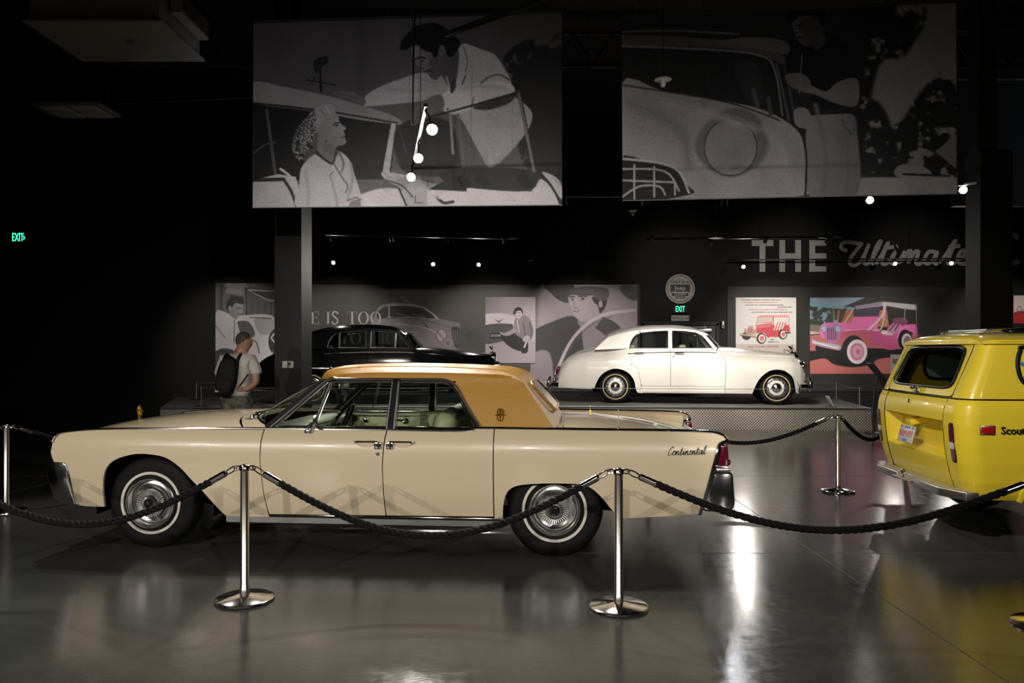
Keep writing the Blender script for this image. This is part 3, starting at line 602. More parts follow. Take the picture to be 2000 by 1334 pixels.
UL = [[(1090, 235), (1062, 222), (1068, 198), (1100, 190), (1150, 200), (1165, 200), (1140, 230), (1112, 270), (1105, 300), (1125, 312), (1155, 295), (1185, 245), (1203, 200), (1180, 260), (1178, 298), (1200, 300), (1228, 268)],
      [(1200, 300), (1228, 262), (1258, 205), (1262, 185), (1240, 215), (1218, 285), (1228, 305), (1252, 292)], [(1240, 300), (1270, 255), (1303, 190), (1275, 262), (1270, 298), (1290, 304), (1318, 280)], [(1278, 222), (1332, 216)],
      [(1310, 290), (1338, 242), (1318, 292), (1334, 305), (1362, 280)], [(1344, 214), (1350, 210)], [(1355, 302), (1388, 240), (1372, 292), (1400, 245), (1420, 240), (1405, 295), (1435, 246), (1458, 242), (1444, 290), (1458, 305), (1488, 285)],
      [(1552, 245), (1515, 240), (1492, 272), (1498, 302), (1528, 288), (1556, 242), (1540, 288), (1552, 304), (1580, 280)], [(1575, 290), (1610, 240), (1650, 180), (1622, 252), (1610, 296), (1630, 304), (1660, 285)], [(1612, 218), (1672, 210)],
      [(1655, 285), (1690, 265), (1702, 240), (1682, 236), (1662, 265), (1668, 298), (1700, 302), (1735, 275)]]
o = traced(UL, 20.27, .052).obj('wall_script', M['letter']); tag(o, 'silver script wall word Ultimate right of THE', 'lettering')
o = B(); c = px(1966, 487, 20.28); o.tube([c + V((.50 * math.cos(a), 0, .40 * math.sin(a))) for a in np.linspace(R(50), R(310), 24)], .012, 8, flat=6, up=(0, 1, 0)); tag(o.obj('wall_letter', M['letter']), 'part of a silver capital letter C right of the dark right column', 'lettering')
# ------------------------------------------------------------------ wheels
def wheel(par, x, y, z, out, r, kind, cache={}):
    """a tyre with its stripe and cover; out = -1 faces the camera"""
    key = kind
    if key not in cache:
        d = {}
        w = .20 if kind != 'truck' else .22
        ri = r * (.52 if kind == 'lux' else .55)
        b = B(); b.lathe([(ri, -w * .40), (r * .80, -w * .5), (r * .93, -w * .44), (r * .985, -w * .33), (r, -w * .15), (r, w * .15), (r * .985, w * .33), (r * .93, w * .44), (r * .80, w * .5), (ri, w * .40)], 48, ax='-Y')
        for k in (-.22, 0, .22): b.lathe([(r * 1.001, w * k - .004), (r * 1.004, w * k), (r * 1.001, w * k + .004)], 48, ax='-Y')
        d['tyre'] = b.mesh('wheel', M['rubber'])
        h = w * .5
        if kind == 'lux':
            d['band'] = B().lathe([(r * .615, h * .93), (r * .62, h + .002), (r * .672, h + .003), (r * .678, h * .98)], 64, ax='-Y').mesh('whitewall', M['white_rubber'])
            c = B(); c.lathe([(r * .56, h * .75), (r * .555, h * 1.05), (r * .53, h * 1.12), (r * .50, h * .95), (r * .47, h * .78), (r * .42, h * .82), (r * .36, h * 1.10), (r * .31, h * 1.05), (r * .30, h * .80), (r * .20, h * .84), (r * .19, h * 1.15), (r * .155, h * 1.28), (r * .11, h * 1.26)], 64, ax='-Y')
            c.lathe([(r * .515, h * 1.06), (r * .505, h * 1.16), (r * .49, h * 1.06)], 64, ax='-Y')
            d['cover'] = c.mesh('wheel_cover', M['chrome_soft'])
            f = B()
            for i in range(36):
                a = 2 * PI * i / 36; ca, sa = math.cos(a), math.sin(a)
                f.bar((r * .195 * ca, -h * .95, r * .195 * sa), (r * .305 * ca, -h * 1.02, r * .305 * sa), .006, .022, up=(0, 1, 0))
            d['fins'] = f.mesh('turbine_fins', M['satin'], smooth=0)
            d['cap'] = B().lathe([(r * .11, h * 1.22), (r * .10, h * 1.30), (r * .07, h * 1.32), (.001, h * 1.26)], 32, ax='-Y').mesh('hub_cap', M['black_gloss'])
        elif kind in ('rw', 'rb'):
            d['band'] = B().lathe([(r * .715, h * .96), (r * .72, h + .002), (r * .765, h + .002), (r * .77, h * .95)], 64, ax='-Y').mesh('gold_stripe', M['gold_rubber'])
            c = B(); c.lathe([(r * .60, h * .7), (r * .595, h * .98), (r * .57, h * 1.02), (r * .54, h * .85), (r * .50, h * .72), (r * .42, h * .80)], 56, ax='-Y')
            c.lathe([(r * .30, h * .9), (r * .28, h * 1.1), (r * .22, h * 1.25), (r * .12, h * 1.4), (r * .06, h * 1.5), (.001, h * 1.52)], 48, ax='-Y')
            for i in range(14):
                a = 2 * PI * i / 14; c.lathe([(.016, h * .80), (.013, h * .90), (.001, h * .93)], 8, (r * .49 * math.cos(a), 0, r * .49 * math.sin(a)), '-Y')
            d['cover'] = c.mesh('wheel_trim', M['chrome_soft'])
            d['disc'] = B().lathe([(r * .44, h * .80), (r * .43, h * .92), (r * .36, h * 1.0), (r * .29, h * .98)], 48, ax='-Y').mesh('painted_ring', M['white_paint'] if kind == 'rw' else M['black_paint'])
        else:
            d['cover'] = B().lathe([(ri, h * .7), (ri * .9, h * .5), (ri * .5, h * .4), (ri * .45, h * .9), (.001, h * .95)], 40, ax='-Y').mesh('rim', M['satin'])
        cache[key] = d
    d = cache[key]; rz = 0 if out < 0 else PI
    t = link('wheel', d['tyre'], par, (x, y, z), (0, 0, rz))
    for k in ('band', 'cover', 'disc', 'fins', 'cap'):
        if k in d: link(d[k].name, d[k], t)
    return t
def both(make, name, mats, par, **k):
    """near part and its mirror image on the far side"""
    b = make; return b.obj(name, mats, par, **k), b.mirror().obj(name, mats, par, **k)

# ------------------------------------------------------------------ cream limousine with golden padded roof (local x points to its tail)
LC = empty('limousine', (-1.169, 6.687, 0), -R(4.77), label='long cream limousine with golden woven roof behind the rope barrier in front', cat='car')
def LY(x, z):
    y = ip([(.24, .90), (.32, .935), (.45, .965), (.60, .982), (.74, .990), (.82, .986), (.87, .972), (.91, .95), (.94, .925), (.97, .90)], z)
    if x < -1.5: y -= .055 * ((-1.5 - x) / .85) ** 2
    if x > 1.2: y -= .040 * ((x - 1.2) / 1.6) ** 1.6
    return y
Ltop = [(-2.276, .890), (-2.22, .90), (-2.164, .907), (-1.912, .926), (-1.3, .936), (-.639, .942)]
arch = cr([(-1.905, .333), (-1.900, .447), (-1.886, .568), (-1.846, .655), (-1.768, .711), (-1.642, .747), (-1.523, .752), (-1.38, .727), (-1.268, .655), (-1.179, .560), (-1.095, .470), (-1.014, .370), (-.946, .289)], 4)
dF = [(-.625, .466), (-.644, .709)]
fb = dens([(-2.12, .337), (-2.05, .333), (-1.98, .331)]) + arch + dens([(-.94, .282), (-.599, .282)])
lf = [(-2.19, .50), (-2.30, .66), (-2.335, .74), (-2.318, .84)]
both(panel(fb, Ltop, LY, -1, left=lf, right=dF, nv=16), 'front_fender', M['cream'], LC)
g = .007
def shift(c, d): return [(x + d, z) for x, z in c]
dB = [(.298, .465), (.292, .674)]
both(panel(dens([(-.592, .300), (.303, .306)]), [(-.628, .942), (.306, .938)], LY, -1, left=shift(dF, g), right=shift(dB, -g / 2), nv=16), 'front_door', M['cream'], LC)
both(panel(dens([(.313, .306), (1.113, .312)]), [(.316, .938), (.93, .935), (1.0, .962), (1.114, .962)], LY, -1, left=shift(dB, g / 2), nv=16), 'rear_door', M['cream'], LC)
rarch = cr([(1.183, .300), (1.187, .389), (1.204, .468), (1.238, .523), (1.305, .553), (1.419, .566), (1.557, .571), (1.741, .567), (1.831, .538), (1.911, .465), (1.972, .388), (2.045, .312)], 4)
tailc = [(2.601, .356), (2.733, .850), (2.768, .880), (2.806, .890)]
qb = dens([(1.121, .300), (1.17, .300)]) + rarch + dens([(2.1, .315), (2.439, .337), (2.601, .356)])
qt = [(1.122, .962), (1.706, .957), (2.40, .952), (2.62, .947), (2.70, .943)]
qb2 = qb
both(panel(qb2, qt, LY, -1, right=[(2.667, .60), (2.733, .852), (2.768, .882), (2.802, .890), (2.785, .918), (2.74, .939)], nv=22), 'rear_quarter_panel', M['cream'], LC)
# sills
bb = B()
G = [[(x, -yy, z) for x in np.linspace(-.93, 1.18, 12)] for yy, z in ((.93, .278), (.925, .235), (.88, .215), (.70, .21))]
bb.grid(G, off=(0, .02, .01)); both(bb, 'rocker_trim', M['satin'], LC)
# top surfaces
hoode = [(-2.24, .885), (-2.164, .900), (-1.912, .920), (-1.3, .931), (-.80, .938)]
hoodc = [(-2.34, .80), (-2.33, .85), (-2.26, .895), (-2.15, .925), (-2.01, .950), (-1.757, .975), (-1.384, .998), (-1.06, 1.010)]
crown(hoode, hoodc, lambda x, z: LY(x, .93) - .022, 16, 2.6).obj('hood', M['cream'], LC)
def wb(y): return -.60 - .36 * (1 - (min(abs(y), .84) / .84) ** 2.3)
b = B(); b.grid([[((-.795 - .268 * (1 - abs(t) ** 2.2)) * (1 - k) + (wb(.90 * t) + .02) * k, .90 * t, .938 + (.072 - .012 * k) * (1 - abs(t) ** 2.6)) for t in np.linspace(-1, 1, 25)] for k in (0, .5, 1)], off=(0, 0, -.02))
b.obj('cowl', M['cream'], LC)
for s in (-1, 1):
    b = B()
    for i in range(9):
        x = -.86 + i * .008 - .22 * (1 - (abs(.28 + i * .0) / .9) ** 2.2); b.bar((x + .06, s * .34, .9985), (x + .13, s * .60, .984), .005, .004, up=(0, 0, 1))
    b.obj('cowl_vent', M['olive'], LC, smooth=0)
decke = [(1.50, .935), (1.9, .93), (2.4, .90), (2.70, .86)]
deckc = [(1.52, .995), (1.9, .99), (2.3, .945), (2.62, .885), (2.76, .835)]
crown(decke, deckc, .875, 14, 2.2).obj('trunk_lid', M['cream'], LC)
for s in (-1, 1):  # inner sides of the fins
    b = B(); X = np.linspace(1.50, 2.74, 14)
    b.grid([[(x, s * (LY(x, .95) - .01), ip(qt, x) - .002) for x in X], [(x, s * .895, ip(qt, x) - .012) for x in X], [(x, s * .875, ip(decke, x) - .01) for x in X], [(x, s * .86, ip(decke, x) - .03) for x in X]])
    b.obj('fin_inner_panel', M['cream'], LC)
    b = B(); X = np.linspace(-2.2, -.62, 14); b.grid([[(x, s * (LY(x, .93) - .0), ip(Ltop, x) - .004) for x in X], [(x, s * (LY(x, .93) - .05), ip(Ltop, x) - .012) for x in X]]); b.obj('fender_top', M['cream'], LC)
# bright trim along the top edge, black in the reflections
path = cr([(-2.322, .83), (-2.305, .868), (-2.27, .897), (-2.164, .914), (-1.912, .932), (-1.3, .942), (-.639, .948), (.3, .944), (.90, .941), (.96, .957), (1.01, .968), (1.7, .963), (2.40, .958), (2.62, .953), (2.72, .945), (2.775, .928), (2.80, .902), (2.812, .880)], 5)
b = B(); b.tube([(x, -(LY(x, min(z, .945)) + .002), z - .001) for x, z in path], .0135, 8, flat=.75)
both(b, 'belt_trim', M['chrome'], LC)
# front end
b = B(); b.box((-2.20, 0, .60), (.10, 1.72, .50)); b.obj('grille_backing', M['under'], LC)
b = B()
for z in np.linspace(.52, .80, 9): b.box((-2.28, 0, z), (.05, 1.05, .012), .003)
for y in np.linspace(-.52, .52, 15): b.box((-2.275, y, .66), (.04, .010, .30), .003)
b.obj('grille', M['chrome'], LC)
for s in (-1, 1):
    for y in (.62, .82):
        h = B().lathe([(.095, .0), (.10, .03), (.088, .045), (.085, .02)], 24, (-2.27, s * y, .70), 'X').obj('headlight_bezel', M['chrome'], LC)
        for v in h.data.vertices: v.co.x = -4.54 - v.co.x
        q = B().lathe([(.086, -.02), (.06, -.04), (.001, -.05)], 24, (-2.27, s * y, .70), 'X').obj('lens', M['clear_lens'], h)
b = B()
pf = [(-2.366, .655), (-2.355, .672), (-2.30, .678), (-2.215, .675), (-2.196, .66), (-2.172, .59), (-2.118, .345), (-2.16, .342), (-2.215, .355), (-2.285, .385), (-2.305, .41), (-2.34, .52)]
for s in (-1, 1): b.prism(pf, s * .60, s * .955, bev=.010)
b.prism([(-2.36, .46), (-2.38, .52), (-2.36, .60), (-2.28, .60), (-2.26, .46)], -.61, .61, bev=.012)
b.obj('front_bumper', M['chrome'], LC)
# tail: bright edge, red lamp, bumper
for s in (-1, 1):
    b = B(); b.tube([(x, s * (LY(x, z) - .004), z) for x, z in cr([(2.612, .350), (2.66, .53), (2.70, .69), (2.738, .835), (2.762, .868), (2.80, .879), (2.818, .868)], 5)], .017, 8, flat=.9); b.obj('tail_edge_trim', M['chrome'], LC)
    b = B(); b.prism([(2.765, .850), (2.775, .857), (2.798, .862), (2.810, .850), (2.820, .712), (2.812, .704), (2.742, .702), (2.736, .712)], s * .80, s * .935, bev=.010); t = b.obj('tail_light', M['red_lens'], LC)
    B().lathe([(.022, 0), (.022, .01), (.012, .016), (.001, .017)], 16, (2.818, s * .90, .73), 'X').obj('reflector', M['red_lens'], t)
    B().box((2.775, s * .87, .680), (.10, .16, .02), .005).obj('lamp_bezel', M['satin'], t)
b = B(); pr = [(2.700, .632), (2.715, .655), (2.835, .658), (2.850, .64), (2.862, .43), (2.852, .395), (2.80, .375), (2.655, .372), (2.632, .385)]
b.prism(pr, -.925, .925, bev=.014); b.obj('rear_bumper', M['chrome'], LC)
b = B(); b.box((2.70, 0, .76), (.10, 1.6, .18), .02); b.obj('rear_panel', M['satin'], LC)
# underbody and wheel houses
b = B(); b.box((.3, 0, .34), (2.7, 1.50, .16)); b.box((.05, 0, .42), (1.9, 1.80, .22)); b.box((2.30, 0, .56), (.6, 1.6, .26)); b.box((-2.14, 0, .45), (.12, 1.7, .2))
b.obj('underbody', M['under'], LC)
for x in (-1.50, 1.58):
    for s in (-1, 1):
        b = B(); b.grid([[(x + .47 * math.cos(a), s * y, .32 + (.46 if x < 0 else .30) * math.sin(a)) for a in np.linspace(-.1, PI + .1, 16)] for y in (.925, .55)])
        b.grid([[(x + .47 * q * math.cos(a), s * .56, .32 + (.46 if x < 0 else .30) * q * math.sin(a)) for a in np.linspace(-.1, PI + .1, 16)] for q in (.1, 1)])
        b.obj('wheel_house', M['under'], LC)
for x in (-1.562, 1.562):
    for s in (-1, 1): wheel(LC, x, s * .775, .357, s, .357, 'lux')
# --- greenhouse
def SYl(z): return .845 - .10 * (z - .945) / .36     # half width of the side glass
zc = [(-.42, 1.296), (-.40, 1.345), (-.37, 1.375), (-.31, 1.400), (-.20, 1.417), (0, 1.426), (.3, 1.430), (.623, 1.424), (.9, 1.412), (1.08, 1.400), (1.18, 1.375), (1.262, 1.335)]
prof = [(.752, 0), (.752, .25), (.735, .52), (.69, .72), (.60, .855), (.42, .945), (.20, .985), (0, 1)]
full = [(-y, k) for y, k in prof] + [(y, k) for y, k in prof[-2::-1]]
us = [0, .012, .03, .06, .11, .19, .29, .40, .5, .58, .66, .74, .82, .89, .94, .97, 1]
def xf(y): return -.185 - .235 * (1 - (abs(y) / .755) ** 2.4)
def xr(y): return 1.316 - .056 * (1 - (abs(y) / .752) ** 3)
G = []
for u in us:
    row = []
    for y, k in full:
        xc = xf(0) + (xr(0) - xf(0)) * u; top = ip(zc, xc); x = xf(y) + (xr(y) - xf(y)) * u
        row.append((x, y, 1.305 + (top - 1.305) * k - (.016 if u == 1 else 0) * (1 - k)))
    G.append(row)
b = B(); b.grid(G); ridge = {}
# sail panels: below the drip line behind the rear side window
xw = [(.955, 1.003), (1.115, .897), (1.223, .831), (1.283, .776), (1.305, .716)]
for s, q in ((-1, 0), (1, len(full) - 1)):
    ed = [G[i][q] for i in range(len(us))]; xs = [p for p in ed if p[0] > .70]; xa = xs[0][0]; rows = []
    for v in np.linspace(1, 0, 9):
        z = .955 + .35 * v; x0 = ip(xw, z) if v < 1 else xa; x1 = 1.561 + (1.316 - 1.561) * v
        rows.append([(p[0], p[1], p[2]) if v == 1 else (x0 + (x1 - x0) * (p[0] - xa) / (xs[-1][0] - xa), s * (.845 - .093 * v + .012 * math.sin(PI * v)), z) for p in xs])
    b.grid(rows); ridge[q] = [r[-1] for r in rows]
# rear face with the little window
last = G[-1]; rows = []
for iv, v in enumerate(np.linspace(0, 1, 9)):
    row = []
    for j, (y, k) in enumerate(full):
        if j in ridge: row.append(ridge[j][iv]); continue
        t = last[j]; zb = .955 + .02 * (1 - (abs(y) / .76) ** 2); xb = 1.561 + .055 * (1 - (abs(y) / .752) ** 2)
        yb = y * (.845 / .752); row.append((t[0] + (xb - t[0]) * v, y + (yb - y) * v, t[2] + (zb - t[2]) * v))
    rows.append(row)
b.grid(rows)
b.obj('padded_roof', M['vinyl'], LC, smooth=30, weld=.0015)
b = B(); ring = []
for a in np.linspace(0, 2 * PI, 33)[:-1]:
    c, s_ = math.cos(a), math.sin(a); yy = .46 * math.copysign(abs(c) ** .35, c); q = .50 + .30 * math.copysign(abs(s_) ** .35, s_)
    ring.append((1.276 + (1.616 - 1.276) * q + .012, yy, 1.345 + (.975 - 1.345) * q + .010))
b.tube(ring, .012, 8, closed=True); rw = b.obj('rear_window', M['vinyl'], LC)
b = B(); b.add([(x + .004, y, z + .003) for x, y, z in ring], [tuple(range(32))]); b.obj('rear_glass', M['glass_clear'], rw, smooth=0)
b = B(); b.tube([(x + .006, y * .955, z + .004) for x, y, z in ring], .006, 6, closed=True); b.obj('rear_window_trim', M['chrome'], rw)
b = B(); sp = [(x, y, z + .004) for x, y, z in [(G[i][4][0], G[i][4][1], G[i][4][2]) for i in range(4, 15)]]
for k in (4, 10): b.tube([(G[i][k][0], G[i][k][1], G[i][k][2] + .001) for i in range(3, len(us) - 1)], .0035, 5)
b.obj('roof_seam', M['vinyl'], LC)
# windscreen
T = np.linspace(-1, 1, 25); G2 = []
for v in np.linspace(0, 1, 8):
    G2.append([((wb(.83 * t)) * (1 - v) + (xf(.745 * t) + .005) * v - .03 * math.sin(PI * v), (.83 * (1 - v) + .745 * v) * t, (.950 + .045 * (1 - t * t)) * (1 - v) + (1.30) * v) for t in T])
b = B(); b.grid(G2); b.obj('windscreen', M['glass_green'], LC)
b = B(); b.tube([(p[0] - .008, p[1], p[2] + .004) for p in G2[0]], .014, 6); b.tube([(p[0], p[1], p[2]) for p in G2[-1]], .014, 6); b.obj('windscreen_trim', M['black_gloss'], LC)
for s in (-1, 1):
    b = B(); b.bar((-.650, s * .835, .945), (-.232, s * .748, 1.308), .038, .03); b.obj('windscreen_pillar', M['black_gloss'], LC)
    drip = cr([(-.615, .946), (-.40, 1.135), (-.20, 1.309), (-.12, 1.318)], 5) + [(.33, 1.319), (.66, 1.318)] + cr([(.716, 1.316), (.785, 1.290), (.842, 1.226), (.908, 1.117), (1.014, .958)], 5)
    b = B(); b.tube([(x, s * (SYl(z) + .012), z) for x, z in drip], .010, 8); b.obj('drip_rail', M['chrome_soft'], LC)
    b = B(); b.tube([(x + (.012 if x < -.15 else (-.012 if x > .72 else 0)), s * (SYl(z) + .004), z - .014) for x, z in drip], .012, 6); b.obj('window_seal', M['black'], LC)
    # frames and panes
    def pane(nm, poly, fr=True):
        f = B(); f.tube([(x, s * (SYl(z) + .006), z) for x, z in poly], .0065, 6, closed=True); f = f.obj(nm, M['chrome_soft'], LC)
        p = B(); p.add([(x, s * SYl(z), z) for x, z in poly], [tuple(range(len(poly)))]); p.obj('pane', M['glass_green'], f, smooth=0)
    pane('vent_window', [(-.575, .952), (-.19, 1.292), (-.175, 1.292), (-.280, .952)])
    pane('front_window', [(-.262, .952), (-.158, 1.294), (.310, 1.294), (.285, .952)])
    pane('rear_window', [(.365, .952), (.378, 1.294), (.70, 1.293)] + cr([(.70, 1.293), (.758, 1.274), (.808, 1.214), (.870, 1.110), (.965, .952)], 4)[1:])
    b = B(); b.bar((.315, s * .85, .945), (.345, s * .757, 1.31), .05, .03); b.obj('centre_pillar', M['black_gloss'], LC)
    b = B(); b.bar((.295, s * .858, .945), (.318, s * .762, 1.30), .008, .03); b.bar((.350, s * .858, .945), (.366, s * .762, 1.30), .008, .03); b.obj('pillar_trim', M['chrome_soft'], LC)
# interior
b = B(); b.box((.30, 0, .40), (2.3, 1.6, .06)); b.obj('cabin_floor', M['olive'], LC)
for s in (-1, 1):
    b = B(); b.box((.20, s * .815, .74), (1.62, .05, .40), .01); dt = b.obj('door_lining', M['cream_int'], LC)
    b = B()
    for x0, x1 in ((-.50, .27), (.36, .96)):
        b.tube([(x0, s * .785, .90), (x1, s * .785, .90), (x1 + .02, s * .785, .80), (x1, s * .785, .77), (x0, s * .785, .77), (x0 - .02, s * .785, .80)], .006, 6, closed=True)
        b.box((x0 + .18, s * .775, .86), (.05, .03, .05), .01); b.tube([(x0 + .40, s * .765, .875), (x0 + .55, s * .755, .86)], .009, 6); b.lathe([(.03, .0), (.03, .02), (.001, .03)], 16, (x0 + .57, s * .79 - (.03 if s > 0 else -.0), .855), 'Y')
    b.obj('lining_trim', M['chrome'], dt)
    B().box((.24, s * .80, .945), (1.6, .07, .025), .008).obj('window_sill', M['chrome'], LC)
b = B(); b.box((.30, 0, .52), (.62, 1.40, .24), .07, seg=3); st = b.obj('front_seat', M['cream_int'], LC)
b = B(); b.box((.66, 0, .80), (.17, 1.40, .52), .07, rot=(0, R(14), 0), seg=3); b.obj('seat_back', M['cream_int'], st)
b = B(); b.box((.735, 0, 1.030), (.13, 1.30, .075), .035, rot=(0, R(14), 0), seg=3); b.obj('seat_back_shade', M['seat_dark'], st)  # dark strip modelled for the shadow along the top of the seat back
b = B()
for y in np.linspace(-.6, .6, 9): b.tube([(.575, y, .62), (.60, y, .75), (.655, y, .98)], .006, 5)
b.obj('seat_piping', M['olive'], st)
b = B(); b.box((1.08, 0, .55), (.50, 1.40, .24), .07, seg=3); b.box((1.32, 0, .78), (.15, 1.40, .46), .06, rot=(0, R(18), 0), seg=3); b.obj('rear_seat', M['cream_int'], LC)
b = B(); b.box((-.62, 0, .86), (.36, 1.56, .15), .05, seg=3); ds = b.obj('dashboard', M['seat_dark'], LC)
B().box((-.43, -.38, .86), (.03, .50, .10), .012).obj('instrument_panel', M['chrome'], ds)
b = B(); cw = V((-.22, -.40, .93)); rm = Euler((0, R(-58), 0)).to_matrix()
b.tube([cw + rm @ V((.205 * math.cos(a), .205 * math.sin(a), 0)) for a in np.linspace(0, 2 * PI, 33)[:-1]], .013, 8, closed=True)
for a in (0, PI): b.tube([cw + rm @ V((.2 * math.sin(a + PI / 2), .2 * math.cos(a + PI / 2), 0)), cw + rm @ V((0, 0, -.03))], .012, 6)
b.tube([cw + rm @ V((0, 0, -.02)), (-.55, -.40, .78)], .028, 8); b.obj('steering_wheel', M['black_gloss'], LC)
b = B(); b.box((-.30, 0, 1.235), (.03, .24, .055), .01); b.tube([(-.30, 0, 1.25), (-.33, 0, 1.30)], .008, 6); b.obj('rear_view_mirror', M['satin'], LC)
# handles, lock, mirror, wipers, aerials, emblems
for x0, x1, e in ((.085, .292, 1), (.321, .530, -1)):
    for s in (-1, 1):
        yy = s * .992; b = B()
        xm = x1 - .03 if e > 0 else x0 + .03; xo = x0 + .012 if e > 0 else x1 - .012
        b.box((xm, yy, .836), (.056, .028, .052), .006); b.tube([(xo, yy + s * .012, .865), (xm, yy + s * .016, .866)], .010, 8, flat=.7); b.box((xo, yy, .862), (.022, .03, .022), .005)
        h = b.obj('door_handle', M['chrome'], LC)
        q = B().lathe([(.070, .0), (.064, s * .004), (.001, s * .005)], 24, (0, 0, 0), 'Y'); q.v = [(v[0] + (xo + xm) / 2 - e * .012, v[1] + s * .9875, v[2] * .42 + .852) for v in q.v]; q.obj('handle_recess', M['cream'], h)
for s in (-1, 1): B().lathe([(.013, 0), (.013, .008), (.001, .01)], 16, (.259, s * .988 if s < 0 else .988, .773), 'Y' if s > 0 else '-Y').obj('door_lock', M['chrome'], LC)
b = B(); b.tube([(-.255, -.935, .945), (-.24, -.975, .99), (-.235, -.985, 1.01)], .012, 8); b.tube([(-.30, -.955, .955), (-.24, -.98, 1.0)], .008, 6); b.box((-.215, -.985, 1.015), (.035, .085, .115), .015, rot=(0, R(8), R(12))); b.box((-.28, -.945, .93), (.06, .03, .03), .008)
b.obj('wing_mirror', M['chrome'], LC)
for y in (-.52, .18):
    b = B(); x0 = wb(y) - .06; b.tube([(x0, y, 1.0), (x0 + .06, y + .02, 1.035)], .010, 6); b.tube([(x0 + .02, y, 1.03), (x0 + .10, y + .30, 1.05)], .005, 5); b.lathe([(.018, -.01), (.014, .02)], 10, (x0, y, 1.0)); b.obj('wiper', M['chrome'], LC)
for x, y, h0, h in ((1.625, -.90, .955, .145), (2.03, -.905, .955, .15), (1.70, .0, .985, .0)):
    if h:
        b = B(); b.lathe([(.016, 0), (.012, .015), (.005, .03)], 12, (x, y, h0)); b.tube([(x, y, h0), (x, y, h0 + h)], .0035, 6); b.obj('aerial', M['satin'], LC)
def star(bb, c, r, ax):
    """four-pointed star with a slim upright ring"""
    o, u, w, n = V(c), V(ax[0]), V(ax[1]), V(ax[2])
    for d, L in ((w, 1.25), (-w, 1.25), (u, .95), (-u, .95)):
        q = u if d == w or d == -w else w
        vs = [o + d * r * L, o + q * r * .16, o - q * r * .16, o + n * r * .2, o - n * r * .2]
        bb.add(vs, [(0, 1, 3), (0, 3, 2), (0, 4, 1), (0, 2, 4)])
    bb.tube([o + u * (r * .42 * math.copysign(abs(math.cos(a)) ** .5, math.cos(a))) + w * (r * .85 * math.copysign(abs(math.sin(a)) ** .5, math.sin(a))) for a in np.linspace(0, 2 * PI, 25)[:-1]], r * .09, 6, closed=True)
for s in (-1, 1):
    b = B(); star(b, (1.155, s * .838, 1.055), .052, ((1, 0, 0), (0, 0, 1), (0, s, 0))); b.obj('roof_emblem', M['gold'], LC, smooth=0)
b = B(); star(b, (-2.17, 0, .998), .050, ((0, 1, 0), (0, 0, 1), (1, 0, 0))); star(b, (-2.17, 0, .998), .046, ((1, 0, 0), (0, 0, 1), (0, 1, 0))); b.lathe([(.022, -.085), (.016, -.065), (.009, -.04)], 12, (-2.17, 0, .998)); b.obj('hood_ornament', M['gold'], LC, smooth=0)
b = B(); b.lathe([(.010, -.02), (.006, .0), (.003, .05), (.001, .066)], 10, (1.84, 0, 1.005)); b.box((1.84, 0, 1.018), (.022, .008, .02), .003); b.obj('deck_ornament', M['gold'], LC)
b = script('Continental', .030, .0025, .35, wx=1.0); k = .268 / b.width
b.v = [(x * k, y, z) for x, y, z in b.v]
b.obj('name_script', M['chrome'], LC, (2.374, -.966, .782), (0, R(-3), 0))
